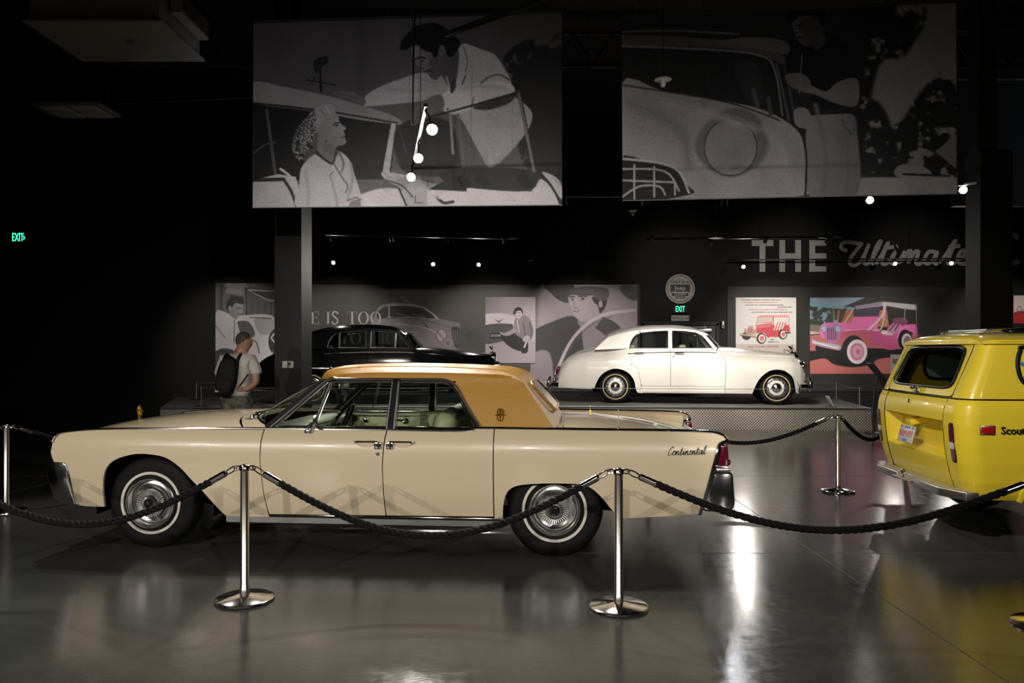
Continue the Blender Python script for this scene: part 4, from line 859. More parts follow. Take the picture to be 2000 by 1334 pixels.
# ------------------------------------------------------------------ two tall classic saloons on the platform (local x points to the bonnet)
def saloon(root, paint, kind):
    H = M['chrome']; HF = M['satin'] if kind == 'rb' else M['chrome']
    w1 = [(-2.95, .62), (-2.6, .80), (-2.2, .895), (-1.7, .935), (-1.2, .93), (-.9, .925), (.6, .925), (1.1, .93), (1.6, .925), (1.9, .89), (2.08, .81), (2.20, .70)]
    zp = [(.20, -.075), (.24, -.055), (.32, -.03), (.45, -.008), (.60, 0), (.75, -.002), (.86, -.02), (.94, -.048), (1.0, -.072), (1.05, -.098), (1.14, -.135)]
    topz = [(-2.93, .32), (-2.90, .45), (-2.86, .62), (-2.78, .79), (-2.62, .935), (-2.41, 1.045), (-2.2, 1.09), (-2.0, 1.115), (-1.3, 1.145), (.36, 1.145), (.50, 1.06), (1.06, 1.016), (1.56, .985), (1.94, .975), (2.06, .945), (2.137, .890), (2.19, .82)]
    def YF(x, z):
        y = ip(w1, x) + ip(zp, z)
        wing = max(0., min(1., (x - .40) / .35)) + max(0., min(1., (-1.25 - x) / .55))
        s_ = min(max(ip(topz, x) - z, 0) / .24, 1); y -= wing * .20 * (1 - s_) ** 2
        return max(y, .02)
    # rear wing, doors, front wing
    ra = cr([(-2.035, .335), (-2.02, .384), (-1.948, .534), (-1.842, .641), (-1.683, .716), (-1.60, .724), (-1.525, .717), (-1.40, .675), (-1.294, .591), (-1.22, .464), (-1.195, .32), (-1.16, .235)], 3)
    dE = [(-1.085, .40), (-1.096, .465), (-1.110, .56), (-1.137, .705), (-1.20, .78), (-1.262, .86), (-1.285, .95), (-1.303, 1.04)]
    bt = dens([(-2.80, .315), (-2.45, .300), (-2.10, .298)]) + ra + [(-1.10, .222)]
    tp = [(-2.62, .935), (-2.41, 1.045), (-2.2, 1.09), (-2.0, 1.115), (-1.65, 1.135), (-1.312, 1.143)]
    both(panel(bt, tp, YF, -1, left=[(-2.885, .45), (-2.868, .60), (-2.80, .765), (-2.70, .88)], right=[(-1.076, .36)] + shift(dE, -.006), nv=18), 'rear_wing', paint, root)
    both(panel(dens([(-1.062, .372), (-.490, .372)]), [(-1.306, 1.143), (-.490, 1.145)], YF, -1, left=dE, nv=14), 'rear_door', paint, root)
    both(panel(dens([(-.482, .372), (.585, .372)]), [(-.482, 1.145), (.36, 1.145), (.46, 1.075)], YF, -1, right=[(.60, .50), (.604, .70), (.60, .85), (.572, .96)], nv=14), 'front_door', paint, root)
    fa = cr([(1.130, .228), (1.193, .398), (1.283, .554), (1.431, .678), (1.52, .708), (1.608, .718), (1.69, .708), (1.775, .680), (1.903, .568), (1.958, .390), (1.981, .262)], 4)
    bt = dens([(.593, .372), (.594, .3), (.60, .225), (1.05, .222)][2:]) + fa + [(2.02, .235), (2.06, .25)]
    tp = [(.468, 1.070), (1.06, 1.016), (1.56, .985), (1.94, .975)]
    both(panel(bt, tp, YF, -1, left=[(.593, .372), (.608, .50), (.612, .70), (.608, .85), (.58, .96)], right=[(2.137, .38), (2.172, .55), (2.192, .72), (2.19, .82), (2.137, .890), (2.06, .945)], nv=18), 'front_wing', paint, root)
    both(panel(dens([(-1.10, .222), (.592, .218)]), [(-1.072, .366), (.588, .366)], lambda x, z: YF(x, z) + (.012 if z < .30 else 0), -1, nv=6), 'sill', paint, root)
    b = B(); b.tube([(x, -(YF(x, .23) + .014), .225) for x in np.linspace(-1.05, 1.1, 12)], .008, 6); both(b, 'sill_trim', H, root)
    # boot, bonnet
    be = [(-2.05, 1.112), (-2.2, 1.09), (-2.41, 1.045), (-2.62, .935), (-2.78, .79), (-2.86, .62), (-2.885, .45), (-2.80, .315)]
    bc = [(-2.02, 1.205), (-2.243, 1.150), (-2.42, 1.105), (-2.66, .975), (-2.83, .80), (-2.905, .658), (-2.94, .437), (-2.85, .305)]
    crown(be, bc, lambda x, z: YF(x, z) - .004, 12, 2.3).obj('boot_lid', paint, root)
    ne = [(.46, 1.070), (1.06, 1.016), (1.56, .985), (2.01, .968)]
    nc = [(.47, 1.190), (.80, 1.172), (1.15, 1.130), (1.57, 1.087), (2.035, 1.040)]
    crown(ne, nc, lambda x, z: YF(x, z) - .006, 14, 3.0).obj('bonnet', paint, root)
    b = B()                                          # round nose of the wings
    for s in (-1, 1):
        P = [(2.01, .968), (2.06, .945), (2.137, .890), (2.19, .82), (2.192, .72), (2.172, .55), (2.137, .38), (2.06, .25)]
        b.grid([[(x - .05 * t * t - .10 * t ** 4, s * ((YF(x, z) - .003) * (1 - t) + .34 * t), z - .02 * t) for t in np.linspace(0, 1, 8)] for x, z in dens(P)])
    b.obj('nose_panel', paint, root)
    # radiator shell, mascot, lamps
    b = B(); b.prism([(-.30, .36), (-.30, .98), (-.26, 1.02), (0, 1.075), (.26, 1.02), (.30, .98), (.30, .36)], 2.01, 2.13, plane='YZ', bev=.008); gr = b.obj('radiator_shell', H, root)
    b = B()
    for y in np.linspace(-.25, .25, 17): b.box((2.135, y, .68), (.012, .010, .58), .002)
    b.obj('radiator_vanes', M['satin'], gr)
    b = B(); b.lathe([(.022, 0), (.014, .02), (.012, .03), (.018, .06), (.014, .10), (.010, .115), (.013, .13), (.001, .145)], 12, (2.06, 0, 1.07))
    for s in (-1, 1): b.add([(2.055, s * .008, 1.155), (2.0, s * .035, 1.20), (1.985, s * .05, 1.185), (2.04, s * .01, 1.12), (2.05, s * .012, 1.14)], [(0, 1, 2, 3), (4, 3, 2, 1)])
    b.obj('mascot', H, root)
    for s in (-1, 1):
        for y in (.50, .66):
            h = B().lathe([(.085, -.06), (.092, .015), (.082, .03), (.080, .01)], 20, (2.165 - (y - .5) * .22, s * y, .78), 'X').obj('headlight_bezel', H, root)
            B().lathe([(.080, .012), (.05, .035), (.001, .042)], 20, (2.165 - (y - .5) * .22, s * y, .78), 'X').obj('lens', M['clear_lens'], h)
        B().box((2.195, s * .705, .80), (.03, .05, .11), .012).obj('side_lamp', M['red_lens'], root)
        b = B(); b.lathe([(.001, -.10), (.03, -.07), (.042, 0), (.03, .07), (.001, .10)], 12, (0, 0, 0)); t = b.obj('tail_lamp', M['red_lens'], root, (-2.835, s * .66, .68), (0, R(18), 0))
    for x0, e in ((2.20, 1), (-2.93, -1)):
        b = B(); b.tube(cr([(x0 - e * .16, -.93, .37), (x0 - e * .02, -.86, .37), (x0 + e * .06, -.60, .37), (x0 + e * .09, 0, .37), (x0 + e * .06, .60, .37), (x0 - e * .02, .86, .37), (x0 - e * .16, .93, .37)], 6), .062, 10, flat=1.)
        for s in (-1, 1):
            b.tube([(x0 + e * .075, s * .55, .27), (x0 + e * .115, s * .55, .36), (x0 + e * .11, s * .55, .46), (x0 + e * .07, s * .55, .55)], [.035, .045, .042, .02], 10)
            b.lathe([(.001, -.045), (.03, -.03), (.042, 0), (.03, .03), (.001, .045)], 12, (x0 + e * .06, s * .76, .50))
        b.tube([(x0 + e * .05, -.76, .50), (x0 + e * .07, .76, .50)], .012, 8)
        b.obj('front_bumper' if e > 0 else 'rear_bumper', H, root)
    # greenhouse
    E = [(-1.76, 1.385), (-1.6, 1.44), (-1.3, 1.505), (-.9, 1.548), (-.45, 1.562), (.05, 1.525), (.20, 1.455), (.27, 1.425)]
    K = [(-1.80, 1.47), (-1.66, 1.540), (-1.33, 1.618), (-.89, 1.655), (-.45, 1.657), (-.07, 1.625), (.19, 1.545), (.30, 1.450)]
    def GY(z): return .775 - .125 * (z - 1.145) / .40
    crown(E, K, lambda x, z: GY(z) - .0, 14, 2.8).obj('roof', paint, root)
    wtop = [(-1.345, 1.15), (-1.325, 1.20), (-1.297, 1.285), (-1.245, 1.38), (-1.175, 1.444), (-1.086, 1.476), (-.80, 1.505), (-.53, 1.517), (-.447, 1.517), (-.20, 1.505), (.039, 1.473), (.13, 1.42)]
    def side(bot, top, **k): return both(panel(bot, top, lambda x, z: GY(z), -1, nv=6, **k), k.pop('nm', 'roof_side'), paint, root)
    side(dens([(-2.06, 1.115), (-1.33, 1.145)], .1), [(-1.76, 1.385), (-1.6, 1.44), (-1.3, 1.505), (-1.12, 1.525)], right=wtop[:6])
    side(dens(wtop[5:10] + [(.039, 1.473), (.14, 1.415)], .1), [(-1.12, 1.525), (-.9, 1.548), (-.45, 1.562), (.05, 1.525), (.20, 1.455)])
    for s in (-1, 1):
        b = B(); b.bar((.43, s * .775, 1.12), (.165, s * (GY(1.44)), 1.45), .06, .03); b.bar((-.49, s * .777, 1.14), (-.49, s * GY(1.53), 1.53), .075, .02); b.obj('pillar', paint, root)
        def pane(poly):
            f = B(); f.tube([(x, s * (GY(z) + .004), z) for x, z in poly], .011, 6, closed=True); f = f.obj('side_window', HF, root)
            p = B(); p.add([(x, s * (GY(z) - .004), z) for x, z in poly], [tuple(range(len(poly)))]); p.obj('pane', M['glass_dark'] if kind == 'rb' else M['glass_clear'], f, smooth=0)
        pane([(-1.310, 1.160), (-1.085, 1.160), (-1.085, 1.462), (-1.165, 1.435), (-1.232, 1.375), (-1.285, 1.285)])
        pane([(-1.062, 1.160), (-.545, 1.163), (-.545, 1.503), (-.80, 1.493), (-1.062, 1.467)])
        pane([(-.437, 1.163), (.050, 1.158), (.050, 1.458), (-.20, 1.492), (-.437, 1.503)])
        pane([(.072, 1.158), (.345, 1.155), (.205, 1.345), (.145, 1.40), (.072, 1.448)])
    b = B(); T = np.linspace(-1, 1, 15)
    b.grid([[(x0 + .20 * (1 - t * t) * (1 - .4 * v), y0 * t, z0 + .03 * (1 - t * t)) for t in T] for v, x0, y0, z0 in ((0, .42, .77, 1.135), (1, .20, .655, 1.455))]); b.obj('windscreen', M['glass_dark'] if kind == 'rb' else M['glass_clear'], root)
    b = B(); b.grid([[(x0 - .05 * (1 - t * t), y0 * t, z0 + .06 * (1 - t * t)) for t in T] for v, x0, y0, z0 in ((0, -2.035, .50, 1.135), (1, -1.775, .50, 1.40))]); b.obj('back_window', M['glass_dark'], root)
    b = B(); b.grid([[(x0 - .045 * (1 - t * t), y0 * t, z0 + .055 * (1 - t * t)) for t in T] for v, x0, y0, z0 in ((0, -2.05, .77, 1.118), (1, -1.745, .665, 1.40))]); b.obj('back_panel', paint, root)
    b = B(); b.grid([[(.50 - .06 * v, .73 * t, 1.075 + .115 * (1 - abs(t) ** 3)) for t in T] for v in (0, 1)]); b.obj('scuttle', paint, root)
    # waist trim, handles, mirror
    for s in (-1, 1):
        b = B(); b.tube([(x, s * (YF(x, z) + .003), z) for x, z in cr([(-1.36, 1.036), (-1.0, 1.05), (-.48, 1.066), (.1, 1.066), (.44, 1.056)], 5)], .009, 6); b.obj('waist_trim', HF, root)
        for x in (-1.22, -.40):
            b = B(); b.tube([(x, s * .875, 1.05), (x + .03, s * .895, 1.05), (x + .15, s * .895, 1.055), (x + .18, s * .875, 1.06)], .011, 8); b.obj('door_handle', H, root)
        B().lathe([(.012, 0), (.012, .01), (.001, .012)], 10, (-.43, s * .90, .985), '-Y' if s < 0 else 'Y').obj('door_lock', M['black'], root)
        b = B(); b.tube([(.46, s * .74, 1.13), (.49, s * .78, 1.17)], .008, 6); b.lathe([(.001, -.03), (.03, -.015), (.035, .01), (.001, .012)], 12, (.49, s * .80, 1.185), 'X'); b.obj('wing_mirror', H, root)
    # cabin
    b = B(); b.box((-.55, 0, .50), (2.3, 1.5, .55)); b.box((.1, 0, .60), (3.8, 1.2, .5)); b.box((-.1, 0, .30), (4.0, 1.1, .16)); b.obj('underbody', M['under'], root)
    lt = M['cream_int'] if kind == 'rw' else M['seat_dark']
    for x in (-1.25, -.20):
        b = B(); b.box((x + .25, 0, .82), (.5, 1.3, .16), .05); b.box((x, 0, 1.02), (.16, 1.3, .42), .06, rot=(0, R(-12), 0)); b.obj('bench_seat', lt, root)
    b = B(); b.box((.34, 0, 1.06), (.14, 1.4, .14), .03); b.obj('dashboard', M['wood'], root)
    b = B(); cw = V((.05, .38, 1.10)); rm = Euler((0, R(62), 0)).to_matrix(); b.tube([cw + rm @ V((.2 * math.cos(a), .2 * math.sin(a), 0)) for a in np.linspace(0, 2 * PI, 25)[:-1]], .011, 6, closed=True); b.tube([cw, (.3, .38, 1.0)], .02, 6); b.obj('steering_wheel', M['black_gloss'], root)
    for x in (-1.60, 1.60):
        for s in (-1, 1):
            b = B(); b.grid([[(x + .44 * math.cos(a), s * y, .30 + .42 * math.sin(a)) for a in np.linspace(-.1, PI + .1, 14)] for y in (.87, .5)]); b.grid([[(x + .44 * q * math.cos(a), s * .5, .30 + .42 * q * math.sin(a)) for a in np.linspace(-.1, PI + .1, 14)] for q in (.1, 1)]); b.obj('wheel_house', M['under'], root)
    for x in (-1.615, 1.615):
        for s in (-1, 1): wheel(root, x, s * .70, .345, s, .345, kind)

saloon(empty('white_saloon', (3.885, 16.56, PZ + .002), -R(9.7), label='white tall classic saloon on the tread plate platform at back', cat='car'), M['white_paint'], 'rw')
saloon(empty('black_saloon', (-2.48, 16.42, PZ + .002), R(3.0), label='glossy black classic saloon on platform half hidden by column and limousine', cat='car'), M['black_paint'], 'rb')

# ------------------------------------------------------------------ yellow off-roader (local x points to its front, to the right of the picture)
SC = empty('off_roader', (3.51, 6.865, 0), -R(4.8), label='yellow off-road wagon with roof rails seen from its tail', cat='car')
Yw = M['yellow']
zs = [(.36, .80, .20, .10), (.40, .825, .16, .12), (.50, .855, .12, .14), (.65, .878, .085, .15), (.80, .886, .065, .15), (.95, .886, .055, .15), (1.04, .880, .060, .15), (1.10, .870, .075, .14), (1.145, .855, .100, .13), (1.150, .846, .104, .13)]
def outline(w, xr_, r, xf_=4.15, rf=.2, n=9):
    P = []
    for a in np.linspace(0, PI / 2, n): P.append((xr_ + r - r * math.sin(a), -(w - r + r * math.cos(a))))      # near rear corner
    Q = [(x, -y) for x, y in P[::-1]]
    ys = [(xr_ - .0, y) for y in np.linspace(-(w - r), (w - r), 15)[1:-1]]
    fr = [(xf_ - rf + rf * math.sin(a), (w - rf + rf * math.cos(a))) for a in np.linspace(0, PI / 2, 6)]
    return P, ys, Q, fr
zs = [(z,) + tuple(ip([(q[0], q[k]) for q in zs], z) for k in (1, 2, 3)) for z in sorted(set([q[0] for q in zs] + [round(.36 + .03 * i, 3) for i in range(1, 26)]))]
b = B(); rings = []
TG = .5965      # half width of the tailgate opening
for z, w, x0, r in zs:
    x_ = [x0 + r + (3.95 - x0 - r) * t for t in np.linspace(1, 0, 120)]
    P, ys, Q, fr = outline(w, x0, r)
    near = [(x, -w) for x in x_[:-1]] + P
    rings.append(([(x, y, z) for x, y in near] + [(x0, -TG, z)], [(x0, TG, z)] + [(x, -y, z) for x, y in near[::-1]]))
for k in (0, 1):
    b.grid([rr[k] for rr in rings], off=None)
# sides are cut for the wheels: rebuild the quads without those inside the arches
def cut(bb, xs=((.98, .43), (3.45, .43)), zc_=.36):
    keep = []
    for f, mi in zip(bb.f, bb.mi):
        c = np.mean([bb.v[i] for i in f], axis=0)
        if any(math.hypot(c[0] - x, c[2] - zc_) < r for x, r in xs) and abs(c[1]) > .7: continue
        keep.append(f)
    bb.f = keep; bb.mi = [0] * len(keep)
cut(b)
b.grid([[(rr[1][-1][0] + .12 * (1 - t * t), rr[1][-1][1] * -t, rr[0][0][2]) for t in np.linspace(-1, 1, 9)] for rr in rings])
b.obj('body_tub', Yw, SC, smooth=40, weld=.001)
for x in (.98, 3.45):
    for s in (-1, 1):
        q = B(); q.tube([(x + .435 * math.cos(a), s * (ip([(k[0], k[1]) for k in zs], .36 + .435 * math.sin(a)) - .012), .36 + .435 * math.sin(a)) for a in np.linspace(0, PI, 25)], .034, 8); q.obj('wheel_arch_lip', Yw, SC)
def xr_of(z): return ip([(q[0], q[2]) for q in zs], z)
# tailgate: recessed middle panel
G = []
for z in sorted(set(list(np.linspace(.415, 1.142, 30)) + [.655, .667, .700, .905, .93, .955])):
    row = []
    for y in sorted(set(list(np.linspace(-.594, .594, 31)) + [-.50, .50, -.535, .535, -.57, .57, -.583, .583])):
        ky = max(0, min(1, (.575 - abs(y)) / .075)); kz = max(0, min(1, (z - .665) / .035)) * max(0, min(1, (.965 - z) / .03))
        d = .13 * min(ky, kz); bow = -.012 * (1 - (y / .6) ** 2)
        row.append((xr_of(z) + d + bow + (.004 if abs(y) > .590 else 0), y, z))
    G.append(row)
b = B(); b.grid(G); tg = b.obj('tailgate', Yw, SC, smooth=30)
b = B(); b.tube([(xr_of(z) - .002, s * .596, z) for s in (-1,) for z in np.linspace(.42, 1.14, 12)], .0022, 5); b.tube([(xr_of(z) - .001, .596, z) for z in np.linspace(.42, 1.14, 12)], .0022, 5)
b.obj('tailgate_seam', M['black'], SC)
b = B(); b.box((.115, .06, .905), (.13, .12, .05), .01, rot=(0, R(-12), 0)); pb = b.obj('plate_bracket', Yw, SC)
LP = empty('licence_plate', (0, 0, 0)); LP.parent = SC; bpy.data.objects.remove(LP)
b = B(); b.box((0, 0, 0), (.012, .30, .152), .005); pl = b.obj('licence_plate', M['plastic_white'], SC, (.028, .03, .790), (0, R(14), 0))
rt = (R(90), 0, R(-90))
text('plate_number', 'NBM\u00b7899', .088, M['pink_ink'], pl, (-.0075, 0, .000), rt, .0008, .80)
b = B(); b.box((-.0066, 0, -.058), (.002, .10, .024)); b.obj('county_sticker', mat('blue_sticker', (.06, .16, .50), .4), pl)
b = B(); b.box((-.0066, .115, .060), (.002, .035, .022)); b.box((-.0066, -.115, .060), (.002, .035, .022)); b.box((-.0066, 0, .060), (.002, .12, .018)); b.obj('year_sticker', mat('violet_sticker', (.12, .14, .38), .4), pl)
# hard top
cz = [(1.158, .846, .108, .13), (1.22, .838, .130, .125), (1.30, .826, .165, .12), (1.40, .808, .212, .115), (1.50, .790, .256, .105), (1.575, .775, .285, .10), (1.605, .768, .296, .10)]
b = B(); rings = []
def win_rear(z): return .615 - .075 * (z - 1.215) / .36
for z, w, x0, r in cz:
    P, ys, Q, fr = outline(w, x0, r)
    near = [(x, -w) for x in np.linspace(2.3, x0 + r, 20)[:-1]] + P + [(x0, -(.64 if z < 1.3 else .63))]
    rings.append(([(x, y, z) for x, y in near], [(x, -y, z) for x, y in near[::-1]]))
for k in (0, 1): b.grid([q[k] for q in rings])
b.grid([[q[0][-1], q[1][0]] for q in rings[-2:]])
def cutwin(bb):
    keep = []
    for f in bb.f:
        c = np.mean([bb.v[i] for i in f], axis=0)
        if .64 < c[0] < 1.66 and 1.30 < c[2] < 1.53: continue
        keep.append(f)
    bb.f = keep; bb.mi = [0] * len(keep)
cutwin(b)
b.obj('hard_top', Yw, SC, smooth=40, weld=.001)
def xc_of(z): return ip([(q[0], q[2]) for q in cz], z)
# lift gate: frame around the rear window
b = B(); n = 40
def rr_(cz_, hz, hy0, hy1, e, off):
    out = []
    for a in np.linspace(0, 2 * PI, n + 1)[:-1]:
        c, s_ = math.cos(a), math.sin(a); z = cz_ + hz * math.copysign(abs(s_) ** e, s_); hy = hy0 + (hy1 - hy0) * (z - cz_ + hz) / (2 * hz)
        y = hy * math.copysign(abs(c) ** e, c); out.append((xc_of(z) + off, y, z))
    return out
outer = rr_(1.380, .220, .638, .625, .12, -.002); mid = rr_(1.398, .176, .600, .545, .28, -.006); inner = rr_(1.398, .168, .590, .537, .28, .012)
b.add(outer + mid + inner, [(i, (i + 1) % n, n + (i + 1) % n, n + i) for i in range(n)] + [(n + i, n + (i + 1) % n, 2 * n + (i + 1) % n, 2 * n + i) for i in range(n)])
lg = b.obj('lift_gate', Yw, SC, smooth=30)
b = B(); b.tube(mid, .011, 6, closed=True); b.obj('window_rubber', M['black'], lg)
b = B(); b.tube([(x - .010, y * .99, z * 1.0) for x, y, z in rr_(1.398, .170, .592, .538, .28, -.004)], .0045, 6, closed=True); b.obj('window_bead', M['satin'], lg)
b = B(); b.add(rr_(1.398, .170, .592, .538, .28, .004), [tuple(range(n))]); b.obj('rear_glass', M['glass_dark'], lg, smooth=0)
b = B(); b.tube([(x - .0015, y, z) for x, y, z in rr_(1.380, .219, .641, .628, .12, -.001)], .0022, 5, closed=True); b.obj('gate_seam', M['black'], SC)
b = B(); b.box((.098, -.02, 1.185), (.03, .07, .055), .006); b.box((.095, .05, 1.212), (.03, .10, .02), .005); b.box((.085, -.05, 1.20), (.02, .03, .05), .004); b.lathe([(.012, 0), (.012, -.03), (.001, -.035)], 10, (.09, .02, 1.205), 'X'); b.obj('gate_latch', M['chrome'], SC)
b = B(); b.lathe([(.016, .0), (.016, -.015), (.001, -.018)], 14, (.065, .05, 1.085), 'X'); b.box((.05, .05, 1.085), (.01, .05, .014), .003, rot=(R(35), 0, 0)); b.obj('tailgate_lock', M['chrome'], SC)
# roof with gutter and rails
b = B(); T = np.linspace(-1, 1, 17); X = [.245, .262, .30, .36, .45, .6, 1.0, 1.5, 2.0, 2.35]
G = []
for x in X:
    k = min(1, (x - .245) / .12) ** .5; row = []
    for t in T: row.append((x + .05 * t * t * (1 - k), (.79 - .05 * (1 - k)) * math.copysign(abs(t) ** .9, t), 1.612 + (.052 * k) * (1 - abs(t) ** 4) + .012 * (1 - t * t) * k))
    G.append(row)
b.grid(G, off=(0, 0, -.022)); b.obj('roof', Yw, SC, smooth=45)
b = B()
for s in (-1, 1): b.tube([(x, s * (.782 - .02 * max(0, (.40 - x) / .07)), 1.610) for x in [.325, .36] + list(np.linspace(.40, 2.3, 8))], .012, 6)
b.tube([(.275 + .04 * t * t, .74 * t, 1.606) for t in np.linspace(-1, 1, 9)], .012, 6); b.obj('gutter', Yw, SC)
b = B()
for y0 in (-.40, .40):
    b.tube(cr([(.42, y0, 1.655), (.50, y0, 1.69), (.58, y0, 1.715), (1.4, y0, 1.72), (1.9, y0, 1.715), (2.0, y0, 1.67)], 4), .011, 8)
    for x in (.95, 1.5): b.box((x, y0, 1.682), (.09, .045, .02), .006); b.tube([(x, y0, 1.67), (x, y0, 1.72)], .010, 6)
b.tube([(.56, -.40, 1.712), (.56, .40, 1.712)], .010, 8); b.tube([(.50, -.40, 1.69), (.62, 0, 1.70), (.50, .40, 1.69)], .006, 6)
for y in (-.2, 0, .2): b.box((1.1, y, 1.684), (1.3, .028, .01), .004)
b.obj('roof_rack', M['satin'], SC)
b = B(); b.tube([(.62, -.40, 1.70), (.80, -.40, 1.715), (.90, -.40, 1.775), (.98, -.40, 1.78), (2.2, -.40, 1.78)], .016, 8); b.box((.78, -.40, 1.695), (.26, .07, .035), .01); b.obj('rack_bar', M['black_gloss'], SC)
# quarter window with its printed blue and white decal
for s in (-1, 1):
    wp = cr([(.545, 1.30), (.520, 1.42), (.552, 1.535), (.63, 1.565), (1.4, 1.565), (1.72, 1.555), (1.74, 1.28), (1.0, 1.262), (.64, 1.258)], 5, True)
    def HY(z): return ip([(q[0], q[1]) for q in cz], z)
    f = B(); f.tube([(x, s * (HY(z) + .001), z) for x, z in wp], .017, 6, closed=True); f = f.obj('quarter_window', M['black'], SC)
    p = B(); p.add([(x, s * (HY(z) - .002), z) for x, z in wp], [tuple(range(len(wp)))]); p.obj('pane', mat('pale_decal_film', (.52, .66, .70), .3), f, smooth=0)
    p = B()
    for ln in ([(.545, 1.44), (.60, 1.40), (.655, 1.44), (.655, 1.52), (.60, 1.555)], [(.56, 1.34), (.62, 1.30), (.70, 1.35), (.70, 1.42), (.66, 1.46)], [(.60, 1.40), (.60, 1.33)], [(.72, 1.30), (.80, 1.35), (.80, 1.45), (.72, 1.50)], [(.655, 1.44), (.72, 1.40), (.80, 1.44)], [(.86, 1.30), (.94, 1.36), (.94, 1.46), (.86, 1.53)]):
        for a, c in zip(ln, ln[1:]): p.bar((a[0], s * (HY(a[1]) + .002), a[1]), (c[0], s * (HY(c[1]) + .002), c[1]), .026, .002, up=(0, s, 0))
    p.obj('window_decal', mat('blue_decal', (.03, .16, .40), .4), f, smooth=0)
_P, _y, _Q, _f = outline(.8525, .1005, .135); b = B(); b.tube([(3.0, -.8525, 1.150), (1.5, -.8525, 1.150)] + [(x, y, 1.150) for x, y in _P + _y + _Q] + [(1.5, .8525, 1.150), (3.0, .8525, 1.150)], .005, 6); b.obj('belt_seam', M['black'], SC)
# lamps, marker, lettering
for s in (-1, 1):
    def skinx(y, z, o): d = max(0, abs(y) - (ip([(q[0], q[1]) for q in zs], z) - .145)); return xr_of(z) + .145 - math.sqrt(max(1e-4, .145 ** 2 - d * d)) - o
    def lens(nm, m_, za, zb, o, par):
        G = []
        for z in np.linspace(za, zb, 9):
            k = 0 if za < z < zb else .006; G.append([(skinx(y, z, o), s * y, z) for y in np.linspace(.705 + k, .765 - k, 5)])
        q = B(); q.grid(G, off=(.03, 0, 0)); return q.obj(nm, m_, par)
    lens('lamp_bezel', M['black'], .645, .960, .003, SC)
    t = lens('tail_light', M['red_lens'], .652, .952, .010, SC); lens('reversing_lens', M['clear_lens'], .752, .806, .013, t)
    b = B(); b.box((.255, s * .886, .918), (.115, .014, .075), .004); t = b.obj('side_marker', M['satin'], SC); B().box((.255, s * .894, .918), (.095, .008, .056), .003).obj('lens', mat('red_marker', (.45, .01, .015), .15, coat=1), t)
text('side_lettering', 'Scout II', .082, M['black'], SC, (.352, -.893, .915), (R(90), 0, 0), .004, .95, 'LEFT', bold=.0008)
# step bumper with hitch ball
b = B(); pb = [(-.002, -.66), (.10, -.865), (.30, -.865), (.30, .865), (.10, .865), (-.002, .66), (-.002, .30), (.0, .22), (.0, -.22), (-.002, -.30)]
b.prism([(.0, -.64), (.105, -.868), (.205, -.868), (.14, -.62), (.14, .62), (.205, .868), (.105, .868), (.0, .64), (.0, .17), (.05, .17), (.05, -.17), (.0, -.17)], .362, .428, plane='XY', bev=.007)
bp_ = b.obj('step_bumper', M['satin'], SC)
b = B(); b.prism([(.02, -.62), (.11, -.845), (.19, -.845), (.135, -.60), (.135, .60), (.19, .845), (.11, .845), (.02, .62), (.02, .18), (.06, .18), (.06, -.18), (.02, -.18)], .4275, .4305, plane='XY'); b.obj('step_tread', M['tread_top'], bp_)
b = B(); b.box((.010, 0.02, .395), (.10, .34, .012), .003); b.obj('hitch_plate', M['satin'], bp_)
b = B(); b.lathe([(.026, .398), (.026, .405), (.014, .41), (.014, .425), (.026, .435), (.031, .452), (.026, .470), (.012, .480), (.001, .482)], 20, (.005, .02, 0)); b.obj('hitch_ball', M['chrome'], bp_)
b = B(); b.box((2.1, 0, .45), (3.7, 1.2, .22)); b.box((.45, 0, .55), (.5, 1.5, .3)); b.box((2.1, 0, .62), (1.5, 1.7, .3)); b.obj('underbody', M['under'], SC)
for x in (.98, 3.45):
    for s in (-1, 1): wheel(SC, x, s * .76, .355, s, .355, 'truck')
b = B(); b.box((1.3, 0, .86), (.6, 1.4, .16), .05); b.box((1.05, 0, 1.08), (.14, 1.3, .46), .05, rot=(0, R(-10), 0)); b.obj('bench_seat', M['seat_dark'], SC)
b = B(); b.grid([[(2.35 + .55 * v + .05 * (1 - t * t), (.78 - .0 + .04 * v) * t, 1.61 - .46 * v) for t in T] for v in (0, 1)]); b.obj('windscreen', M['glass_green'], SC)
b = B(); b.grid([[(x, .845 * t, 1.15 + .03 * (1 - t ** 4)) for t in T] for x in np.linspace(2.9, 4.1, 6)]); b.obj('hood', Yw, SC)
